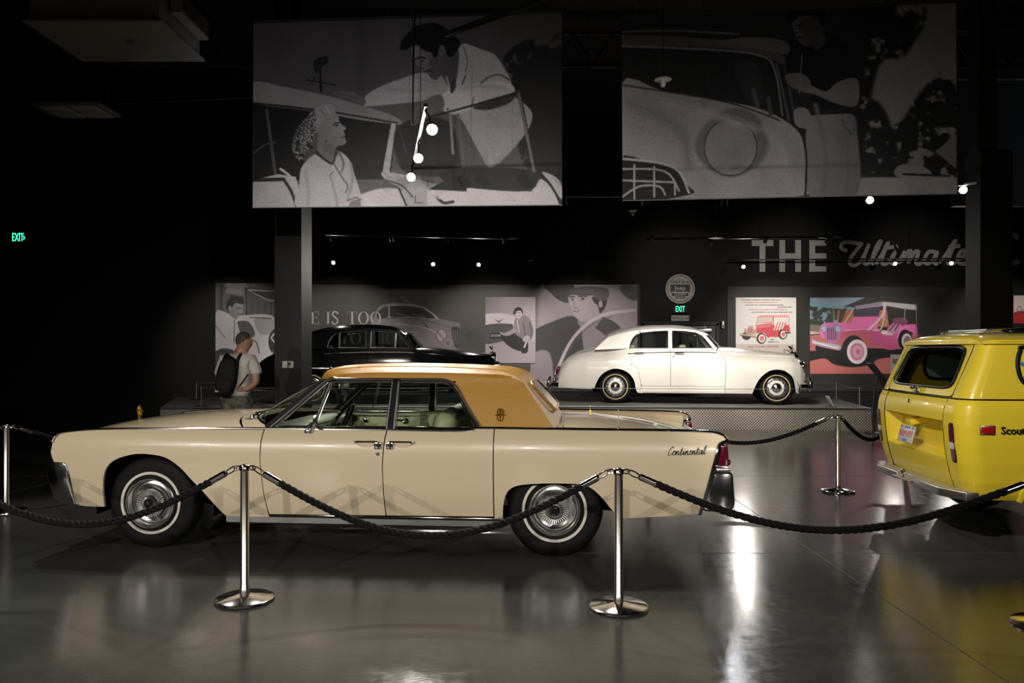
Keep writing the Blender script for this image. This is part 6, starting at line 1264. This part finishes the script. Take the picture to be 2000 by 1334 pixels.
# Didone capitals printed on it
def didone(ch, h, x0, z0):
    b = B(); t, hn = .16 * h, .035 * h; y0, y1 = -.003, -.001; q = lambda x, z, w, d: b.box((x0 + x * h + w * h / 2, -.003, z0 + z * h + d * h / 2), (w * h, .004, d * h)); th = t / h; n_ = hn / h
    def ring(w, hh=1., e=th, thin=n_, cx=0.):
        N = 32; O = [(cx + w / 2 + w / 2 * math.cos(a), hh / 2 + hh / 2 * math.sin(a)) for a in np.linspace(0, 2 * PI, N + 1)[:-1]]; I = [(cx + w / 2 + (w / 2 - e) * math.cos(a), hh / 2 + (hh / 2 - thin) * math.sin(a)) for a in np.linspace(0, 2 * PI, N + 1)[:-1]]
        b.add([(x0 + x * h, -.004, z0 + z * h) for x, z in O + I], [(i, (i + 1) % N, N + (i + 1) % N, N + i) for i in range(N)])
    if ch == 'E': q(.06, 0, th, 1); q(0, 0, .62, n_); q(0, 1 - n_, .62, n_); q(.2, .5, .25, n_); q(.44, .40, n_, .22); q(.60, 0, n_, .28); q(.60, .74, n_, .26); w = .72
    if ch == 'I': q(.08, 0, th, 1); q(0, 0, .32, n_); q(0, 1 - n_, .32, n_); w = .40
    if ch == 'T': q(.28, 0, th, 1); q(.18, 0, .36, n_); q(0, 1 - n_, .72, n_); q(0, .76, n_, .24); q(.69, .76, n_, .24); w = .78
    if ch == 'O': ring(.86); w = .92
    if ch == 'V': b.bar((x0 + .06 * h, -.003, z0 + h), (x0 + .42 * h, -.003, z0), t, .004); b.bar((x0 + .70 * h, -.003, z0 + h), (x0 + .42 * h, -.003, z0), hn * 1.2, .004); q(-.04, 1 - n_, .34, n_); q(.58, 1 - n_, .26, n_); w = .80
    if ch == 'S':
        P_ = cr([(.50, .80), (.40, .95), (.25, .985), (.10, .90), (.10, .72), (.28, .54), (.44, .38), (.46, .18), (.34, .04), (.18, .02), (.06, .14), (.04, .24)], 4); b.tube([(x0 + x * h, -.003, z0 + z * h) for x, z in P_], [.0025] * len(P_), 6, flat=10, up=(0, 1, 0)); w = .58
    if ch == 'D': q(.06, 0, th, 1); ring(.62, 1., th, n_, .18); q(0, 0, .5, n_); q(0, 1 - n_, .5, n_); w = .88
    if ch == 'R': q(.06, 0, th, 1); b.bar((x0 + .34 * h, -.003, z0 + .48 * h), (x0 + .66 * h, -.003, z0), t, .004); q(0, 0, .32, n_); q(0, 1 - n_, .45, n_); q(.2, .46, .2, n_); q(.42, .50, th, .44); w = .80
    return b, w * h
def word(s, xpx, ypx, hpx, par, d=20.262):
    h = hpx / 1500 * 20.3; o = par.location; p = px(xpx, ypx, d); x = p.x - o.x
    for ch in s:
        if ch == ' ': x += .38 * h; continue
        b, w = didone(ch, h, 0, 0); b.obj('letter', M['letter'], par, (x, d - o.y - .004, p.z - o.z), smooth=0); x += w + .03 * h
M['letter_soft'] = M['letter']
word('E', 607, 633.5, 25, mur); word('IS', 637, 633.5, 25, mur); word('TOO', 679, 633.5, 25, mur); word('TO', 664, 673, 25, mur); word('DRIVE', 722, 673, 25, mur)
# small portrait poster
P = Paint(wq(948, 580, 1046, 709), 180, 236, lm(150))
P.put(np.clip((P.X - 950) / 80, 0, 1) * .8, lm(205)); P.put(np.clip((990 - P.X) / 60, 0, 1) * np.clip((620 - P.Y) / 30, 0, 1) * .5, lm(80)); P.poly([(940, 668), (1000, 662), (1050, 670), (1050, 712), (940, 712)], lm(175), soft=3)
P.poly([(944, 615), (984, 612), (1008, 620), (1004, 634), (944, 637)], lm(222)); P.poly([(944, 637), (1000, 634), (992, 660), (975, 668), (944, 670)], lm(78), soft=2); P.line([(944, 636), (1000, 634)], 2, lm(60)); P.poly([(966, 623), (974, 631), (982, 623), (974, 627)], lm(90), False); P.poly([(957, 651), (980, 649), (980, 660), (958, 662)], lm(28), False)
P.poly([(978, 654), (1004, 650), (1026, 660), (1030, 676), (1020, 686), (1000, 680), (985, 668)], lm(26)); P.poly([(1024, 668), (1031, 670), (1030, 688), (1018, 688)], lm(30)); P.line([(1028, 668), (1024, 678)], 3, lm(225))
P.poly([(1006, 622), (1020, 615), (1034, 622), (1042, 646), (1036, 664), (1022, 662), (1008, 654), (1004, 640)], lm(150), c2=lm(115), ax=((1010, 630), (1042, 650))); P.line([(1022, 630), (1026, 655)], 1.6, lm(70)); P.line([(1034, 630), (1040, 650)], 1.6, lm(80)); P.line([(1010, 625), (1014, 650)], 2, lm(205)); P.poly([(976, 648), (986, 650), (1004, 642), (1008, 648), (992, 656), (980, 654)], lm(170)); P.poly([(1028, 655), (1036, 660), (1028, 668), (1020, 664)], lm(180))
P.poly([(1006, 606), (1018, 605), (1019, 616), (1013, 623), (1007, 616)], lm(222)); P.poly([(1002, 612), (1006, 603), (1014, 600), (1020, 605), (1021, 614), (1017, 607), (1009, 608), (1006, 614)], lm(20)); P.line([(1009, 611), (1012, 611)], 1, lm(60)); P.line([(1014, 611), (1017, 611)], 1, lm(60)); P.line([(1010, 617), (1016, 617)], 1, lm(90))
po = picture(P, 'wall_poster', 'small grey poster of man crouching by a car tail, left of the cap portrait', 'poster', wc(948, 580, 1046, 709, 20.235)); o = po.location; p = px(968.5, 655.5, 20.231); text('plate_number', '20\u00b733500', .085, M['white_print'], po, tuple(p - o), ext=.001, sx=.8)
# white advertisement with a pink open car
W_ = (228, 225, 222); RD = (214, 78, 88); RD2 = (226, 120, 122); WH = (240, 234, 228); BK = (58, 48, 44)
P = Paint(wq(1437, 581, 1555, 694), 190, 182, W_)
P.poly([(1430, 672), (1560, 672), (1560, 700), (1430, 700)], (205, 196, 190), False)
P.poly([(1482, 616), (1540, 615), (1542, 620), (1484, 620)], RD2, False)
for i in range(14): P.line([(1484 + i * 4.2, 615.5), (1485 + i * 4.2, 620)], 1.4, WH)
P.line([(1483, 620), (1476, 635)], 1, (180, 120, 115)); P.line([(1541, 619), (1541, 640)], 1, (180, 120, 115)); P.line([(1511, 618), (1510, 636)], 1.2, RD); P.poly([(1480, 619), (1510, 618), (1508, 630), (1478, 630)], (214, 200, 192), False); P.line([(1480, 619), (1510, 618), (1508, 630), (1478, 630), (1480, 619)], 1.2, RD2, smooth=False)
P.poly([(1476, 637), (1490, 633), (1508, 632), (1514, 640), (1512, 648), (1494, 650), (1476, 650)], RD); P.poly([(1476, 637), (1508, 633), (1506, 638), (1478, 641)], RD2); P.poly([(1506, 636), (1514, 640), (1526, 644), (1532, 636), (1541, 636), (1542, 651), (1534, 645), (1524, 652), (1522, 658), (1502, 657), (1500, 648)], RD); P.poly([(1494, 648), (1506, 650), (1502, 660), (1496, 655)], RD)
for x in (1512, 1517, 1522, 1527): P.line([(x, 644), (x + 5, 630)], 2.6, WH); P.line([(x + 2.4, 644), (x + 7.4, 630)], 2, RD)
P.ell(1458, 656, 9, 8, BK); P.ell(1487, 661, 9.5, 10.5, BK); P.ell(1488, 661, 7, 8, WH); P.ell(1488, 661, 4.2, 5, RD2); P.ell(1529, 653, 8.5, 10, BK); P.ell(1530, 653, 6, 7.5, WH); P.ell(1530, 653, 3.6, 4.6, RD2)
P.poly([(1455, 640), (1474, 637), (1477, 652), (1458, 652)], (202, 160, 150)); P.ell(1458, 640, 2.6, 2.8, WH); P.ell(1474, 640, 2.8, 3, WH)
for x in (1462, 1465, 1468): P.line([(x, 642), (x + .5, 650)], 1, (140, 90, 84))
P.poly([(1445, 651), (1476, 655), (1477, 659), (1446, 655)], (196, 180, 160), False); P.line([(1445, 655), (1476, 659)], 1, BK); P.line([(1534, 650), (1543, 650)], 2.4, BK)
P.poly([(1530, 682), (1540, 675), (1552, 682), (1553, 690), (1532, 690)], (150, 135, 125), noise=(3, 5, .4, 8), soft=2)
ad = picture(P, 'wall_poster', 'white advertisement poster with pink open car and lines of text', 'poster', wc(1437, 581, 1555, 694)); o = ad.location
for x, y, s_, mt, sz in ((1446, 586, '\u2022 EXCITINGLY ORIGINAL, DIFFERENT, PRACTICAL', 'ink', 78), (1450, 591, "\u2022 THE 'SURREY' WITH THE FRINGE ON TOP!", 'pink_ink', 68), (1454, 596, '\u2022 CREATED FOR CAREFREE BUSINESS-PLEASURE', 'ink', 76), (1518, 600, 'TRANSPORTATION', 'ink', 28), (1461, 605, '\u2022 PERFECT FOR ECONOMICAL DELIVERY SERVICE', 'pink_ink', 76), (1466, 610, '\u2022 LOWEST INITIAL COST, LOWEST OPERATING COST', 'ink', 82), (1505, 663, 'Jeep', 'ink', 7), (1500, 668, 'MODEL DJ3A', 'ink', 22), (1461, 677, 'Jeep', 'pink_ink', 11), (1475, 677, '4-CYLINDER  L-HEAD ENGINE', 'pink_ink', 46)):
    big = sz in (11, 46); r_ = text('lettering', s_, .040 if not big else .072, M[mt], ad, tuple(px(x, y, 20.256) - o), ext=.001, align='LEFT', bold=.0005); w_ = max(v.co.x for v in r_.data.vertices); r_.scale = (sz / 1500 * 20.3 / w_, 1.0, 1)
# colour photograph of a pink open car
P = Paint(wq(1582, 581, 1800, 730), 260, 180, (40, 36, 34))
pk = (232, 112, 176); pk2 = (196, 84, 140)
P.poly([(1575, 581), (1690, 581), (1640, 602), (1582, 590)], (150, 170, 195), False); P.poly([(1575, 588), (1640, 598), (1672, 600), (1668, 606), (1575, 598)], (120, 165, 178), False); P.poly([(1575, 598), (1636, 606), (1636, 650), (1575, 650)], (46, 56, 40), False); P.poly([(1580, 600), (1634, 608), (1634, 645), (1580, 645)], (130, 150, 175), noise=(9, 6, .50, 9)); P.poly([(1575, 632), (1602, 636), (1602, 650), (1575, 652)], (120, 110, 95), False)
P.poly([(1636, 606), (1668, 604), (1740, 606), (1745, 640), (1636, 634)], (178, 112, 70), False); P.poly([(1655, 600), (1640, 640), (1636, 640), (1640, 606)], (60, 50, 40), False); P.line([(1628, 599), (1629, 632)], 2, (140, 140, 140)); P.poly([(1730, 590), (1800, 581), (1800, 660), (1740, 660)], (44, 38, 36), False)
P.poly([(1575, 655), (1800, 652), (1800, 732), (1575, 732)], (186, 104, 100), False); P.poly([(1575, 646), (1612, 650), (1612, 655), (1575, 656)], (210, 170, 160), False); P.line([(1575, 655), (1614, 652)], 2, (40, 34, 40)); P.poly([(1575, 688), (1610, 684), (1640, 680), (1760, 682), (1800, 690), (1780, 696), (1720, 700), (1700, 712), (1665, 717), (1630, 712), (1610, 700), (1575, 705)], (22, 20, 24)); P.poly([(1597, 672), (1640, 684), (1650, 700), (1600, 692)], (20, 18, 22))
P.poly([(1662, 632), (1668, 612), (1718, 614), (1714, 640), (1690, 642)], pk, False); P.poly([(1667, 600), (1722, 592), (1716, 617), (1667, 618)], (58, 52, 70), False); P.line([(1667, 600), (1667, 618), (1716, 617)], 2, (90, 60, 80), smooth=False); P.poly([(1670, 598), (1724, 589), (1790, 595), (1791, 606), (1764, 603), (1730, 597), (1672, 604)], (196, 190, 190), False); P.poly([(1672, 598), (1724, 590), (1722, 597), (1672, 604)], (150, 130, 160), False)
P.poly([(1604, 634), (1640, 630), (1700, 632), (1716, 642), (1700, 646), (1648, 648), (1640, 655), (1606, 660)], pk); P.line([(1650, 645), (1710, 643)], 2, (250, 160, 205)); P.poly([(1640, 652), (1660, 646), (1706, 646), (1716, 672), (1706, 674), (1690, 662), (1672, 654), (1652, 658), (1640, 668)], (190, 92, 112)); P.poly([(1702, 644), (1716, 646), (1728, 654), (1744, 654), (1752, 640), (1764, 635), (1790, 635), (1790, 660), (1780, 648), (1766, 652), (1756, 668), (1712, 674)], pk2, c2=pk, ax=((1715, 672), (1785, 638)))
P.poly([(1722, 645), (1742, 648), (1744, 654), (1724, 653)], (225, 210, 210)); P.poly([(1732, 645), (1748, 628), (1762, 629), (1758, 642), (1744, 652)], (200, 140, 180)); P.line([(1738, 645), (1750, 630)], 3, (120, 60, 90)); P.line([(1748, 645), (1757, 631)], 3, (120, 60, 90)); P.poly([(1745, 622), (1770, 622), (1770, 634), (1748, 632)], (130, 70, 100))
P.line([(1668, 602), (1650, 630)], 2, (225, 190, 205)); P.line([(1728, 594), (1722, 618), (1696, 644)], 4, (225, 195, 210)); P.line([(1730, 594), (1722, 640), (1706, 645)], 3, (220, 180, 200)); P.line([(1790, 604), (1790, 636)], 1.5, (160, 150, 150)); P.line([(1768, 604), (1766, 624)], 1.5, (170, 160, 160)); P.line([(1724, 620), (1732, 628), (1728, 636)], 1.5, (200, 180, 190)); P.poly([(1726, 672), (1750, 670), (1752, 682), (1728, 682)], (200, 84, 130))
P.poly([(1608, 638), (1640, 635), (1638, 666), (1614, 665)], (178, 112, 165))
for x in range(1616, 1636, 4): P.line([(x, 641), (x + .5, 663)], 1.6, (64, 40, 60))
P.ell(1609, 642, 6.5, 7.5, (120, 120, 150)); P.ell(1609, 642, 5, 6, (170, 172, 205)); P.ell(1637, 642, 6.5, 8, (120, 120, 150)); P.ell(1637, 642, 5, 6.5, (170, 172, 205)); P.ell(1634, 658, 2, 3, (190, 90, 50)); P.poly([(1586, 663), (1602, 668), (1638, 674), (1639, 684), (1602, 677), (1588, 671)], (172, 172, 192)); P.line([(1588, 668), (1636, 680)], 2, (225, 225, 240)); P.line([(1590, 672), (1636, 684)], 1.5, (196, 110, 110))
P.ell(1667, 684, 23, 29, (30, 28, 34)); P.ell(1674, 687, 20, 24, (236, 224, 228)); P.ell(1674, 687, 14, 17, (206, 130, 155)); P.ell(1675, 687, 10, 12.5, (226, 165, 185)); P.ell(1676, 687, 4, 5, (200, 110, 140)); P.ell(1768, 664, 14, 20, (24, 22, 26)); P.ell(1771, 666, 10, 15, (220, 208, 214)); P.ell(1772, 667, 7, 11, (140, 110, 130)); P.line([(1753, 660), (1760, 642), (1776, 638)], 2, (240, 150, 200)); P.put(np.clip((P.X - 1786) / 14, 0, 1) * .9, (40, 36, 34))
picture(P, 'wall_poster', 'colour photo poster of pink open car with white canopy', 'poster', wc(1582, 581, 1800, 730))
P = Paint(wq(1979, 577, 2090, 632), 90, 50, (222, 212, 206)); P.poly([(1979, 612), (2010, 606), (2092, 606), (2092, 634), (1979, 634)], (190, 40, 36), soft=2); P.line([(1986, 612), (1988, 600), (1994, 600), (1996, 612)], 1.5, (120, 115, 112)); P.line([(2000, 606), (2008, 594), (2030, 592)], 1.5, (110, 100, 100)); P.line([(1982, 612), (2000, 611)], 2, 60); P.ell(2040, 628, 10, 10, 30); P.line([(1979, 577), (1979, 634)], 2, (200, 60, 55))
picture(P, 'wall_poster', 'white poster with red car at the right edge behind the dark column', 'poster', wc(1979, 577, 2090, 632))
# ------------------------------------------------------------------ visitor with backpack, seen from behind
def skin(name, joints, edges, m, parent, sub=2):
    me = bpy.data.meshes.new(name); me.from_pydata([j[0] for j in joints], edges, []); o = link(name, me, parent)
    md = o.modifiers.new('skin', 'SKIN'); md.use_smooth_shade = True; sv = me.skin_vertices[0].data
    for v, j in zip(sv, joints): v.radius = (j[1], j[2] if len(j) > 2 else j[1]); v.use_root = False
    sv[0].use_root = True
    o.modifiers.new('sub', 'SUBSURF').levels = sub; o.modifiers['sub'].render_levels = sub
    dg = bpy.context.evaluated_depsgraph_get(); n = bpy.data.meshes.new_from_object(o.evaluated_get(dg)); n.name = name; o.modifiers.clear(); o.data = n
    n.materials.clear(); n.materials.append(m); n.polygons.foreach_set('use_smooth', [True] * len(n.polygons)); return o
vz = empty('person', (-3.87, 10.8, 0), label='man in white shirt with black backpack and camouflage shorts, hand on hip', cat='person')
J = [((0, 0, .94), .135, .10), ((0, 0, 1.08), .13, .10), ((0, .01, 1.25), .15, .105), ((.01, .015, 1.40), .135, .09), ((.04, .03, 1.49), .085, .085), ((.065, .045, 1.56), .078, .08),       # 0-5 trunk, neck
     ((.085, .05, 1.615), .108, .122), ((.09, .045, 1.685), .115, .135), ((.085, .04, 1.725), .09, .105),                                                        # 6-8 head
     ((.175, .02, 1.405), .075), ((.258, .0, 1.24), .062), ((.285, -.03, 1.09), .055), ((.19, -.115, 1.0), .040), ((.125, -.135, .995), .030, .02),              # right arm, hand on hip
     ((-.165, .02, 1.40), .075), ((-.235, .03, 1.24), .062), ((-.26, .05, 1.10), .052), ((-.25, .10, .90), .040), ((-.23, .14, .82), .032, .02),                  # left arm
     ((.09, 0, .86), .10), ((.10, .01, .50), .065), ((.10, -.02, .28), .058), ((.105, -.01, .09), .042), ((.12, .06, .045), .040, .035), ((.13, .15, .035), .035, .025),
     ((-.09, 0, .86), .10), ((-.10, .01, .50), .065), ((-.10, -.02, .28), .058), ((-.105, -.01, .09), .042), ((-.12, .06, .045), .040, .035), ((-.13, .15, .035), .035, .025)]
Eg = [(0, 1), (1, 2), (2, 3), (3, 4), (4, 5), (5, 6), (6, 7), (7, 8), (3, 9), (9, 10), (10, 11), (11, 12), (12, 13), (3, 14), (14, 15), (15, 16), (16, 17), (17, 18), (0, 19), (19, 20), (20, 21), (21, 22), (22, 23), (23, 24), (0, 25), (25, 26), (26, 27), (27, 28), (28, 29), (29, 30)]
body = skin('body', J, Eg, M['skin'], vz)
def fingers(w, d, up_, curl, par):
    b = B(); d, up_, curl = V(d).normalized(), V(up_).normalized(), V(curl).normalized()
    for i, L in enumerate((.075, .085, .08, .062)):
        a = V(w) + up_ * (.024 - .016 * i) ; b.tube([a - d * .02, a + d * L * .45, a + d * L * .8 + curl * L * .25, a + d * L * .95 + curl * L * .5], [.009, .0088, .008, .005], 8)
    a = V(w) + up_ * .024; b.tube([a - d * .02, a + up_ * .025 + d * .015, a + up_ * .04 + d * .045], [.010, .0095, .006], 8); b.obj('fingers', M['skin'], par)
fingers((.105, -.145, .995), (-1, -.1, -.1), (0, -.15, 1), (0, 1, -.2), body); fingers((-.23, .145, .79), (0, .1, -1), (.2, 1, 0), (.4, .3, 0), body)
# face, ear and hair; the head is turned to the right
hd = V((.088, .045, 1.675)); b = B(); f_ = V((.80, .60, 0)); sd = V((.60, -.80, 0))
b.lathe([(.001, -.012), (.016, -.01), (.02, 0), (.016, .01), (.001, .012)], 10); b.v = [tuple(hd + sd * (.082 + v[0] * .5) + f_ * (-.005 + v[1]) + V((0, 0, v[2] * 2.2 - .015))) for v in b.v]; b.obj('ear', M['skin'], body)
b = B(); b.tube([hd + f_ * .088 + V((0, 0, .02)), hd + f_ * .112 + V((0, 0, -.02)), hd + f_ * .088 + V((0, 0, -.032))], [.008, .014, .010], 8); b.tube([hd + f_ * .082 - sd * .03 + V((0, 0, -.062)), hd + f_ * .090 + V((0, 0, -.06)), hd + f_ * .082 + sd * .03 + V((0, 0, -.062))], [.004, .008, .004], 6); b.obj('nose_and_mouth', M['skin'], body)
b = B()
for s in (-1, 1): b.lathe([(.001, -.008), (.008, 0), (.001, .008)], 8, tuple(hd + f_ * .078 + sd * (s * .032) + V((0, 0, .015))))
b.obj('eyes', M['ink'], body)
bm = bmesh.new(); bmesh.ops.create_icosphere(bm, subdivisions=4, radius=1)
dl = []
for v in bm.verts:
    n = v.co.copy(); fr = n.dot(f_); zc_ = n.z
    if (fr > .55 and zc_ < .45) or (fr > .22 and zc_ < -.05) or zc_ < -.78: dl.append(v); continue
    v.co = hd + f_ * (fr * .114) + sd * (n.dot(sd) * .098) + V((0, 0, .008 + n.z * .122)) - f_ * .006
bmesh.ops.delete(bm, geom=dl, context='VERTS'); B().bm(bm).obj('hair', M['hair'], vz)
Js = [((0, -.005, .86), .205, .165), ((0, 0, 1.0), .20, .16), ((0, 0, 1.12), .20, .16), ((0, .01, 1.26), .215, .16), ((.01, .015, 1.40), .19, .13), ((.03, .025, 1.475), .10, .09), ((.195, .02, 1.405), .098), ((.272, .0, 1.26), .088), ((.285, -.01, 1.18), .084), ((-.182, .02, 1.40), .098), ((-.242, .03, 1.25), .088), ((-.255, .04, 1.15), .080)]
skin('shirt', Js, [(0, 1), (1, 2), (2, 3), (3, 4), (4, 5), (4, 6), (6, 7), (7, 8), (4, 9), (9, 10), (10, 11)], M['shirt'], vz)
skin('shorts', [((0, 0, .96), .20, .16), ((0, 0, .84), .20, .165), ((.105, 0, .70), .135), ((.11, 0, .50), .125), ((-.105, 0, .70), .135), ((-.11, 0, .50), .125)], [(0, 1), (1, 2), (2, 3), (1, 4), (4, 5)], M['camo'], vz)
for s in (-1, 1): B().tube([(s * .105, -.075, .03), (s * .11, .0, .05), (s * .125, .09, .045), (s * .135, .20, .03)], [.045, .055, .05, .035], 10, flat=.75).obj('shoe', M['ink'], vz)
bp_ = empty('backpack', (-3.93, 10.585, .985), R(4), label='black backpack worn by the man in the white shirt', cat='bag')
bm = bmesh.new(); bmesh.ops.create_cube(bm, size=1); bmesh.ops.subdivide_edges(bm, edges=bm.edges[:], cuts=7, use_grid_fill=True)
for v in bm.verts:
    x, y, z = v.co * 2; k = 1 - .18 * max(0, z) ** 2 - .06 * max(0, -z) ** 3; q = .62; L = max(abs(x), abs(y), abs(z)); n = V((x, y, z)).normalized() * L; e = V((x, y, z)) * (1 - q) + n * q * 1.18
    v.co = V((e.x * .128 * k + .03 * z, e.y * .080 * (1 - .15 * z) + (-.02 if z < -.2 and y < 0 else 0), e.z * .262 + .19))
B().bm(bm).obj('pack_body', M['pack'], bp_, smooth=60)
b = B(); b.box((-.02, -.085, .08), (.21, .05, .17), .03, seg=3); b.obj('front_pocket', M['pack'], bp_)
for x0, x1 in ((-.09, -.06), (.10, .13)): B().tube(cr([(x0, .05, .10 if x0 > 0 else .05), (x0 + .02, .06, .25), (x1, .065, .42), (x1 + .02, .12, .485), (x1 + .03, .20, .49), (x1 + .03, .28, .42)], 5), .024, 8, flat=.45).obj('shoulder_strap', M['pack'], bp_)
B().tube(cr([(-.02, -.01, .44), (-.015, -.03, .49), (.02, -.03, .51), (.05, -.01, .47)], 5), .008, 6).obj('carry_loop', M['pack'], bp_); B().tube([(.13, .06, .03), (.20, .06, .12), (.26, .10, .22)], .010, 6).obj('waist_strap', M['pack'], bp_); B().box((-.10, -.095, .0), (.06, .012, .035), .004).obj('label_patch', M['sign_grey'], bp_)
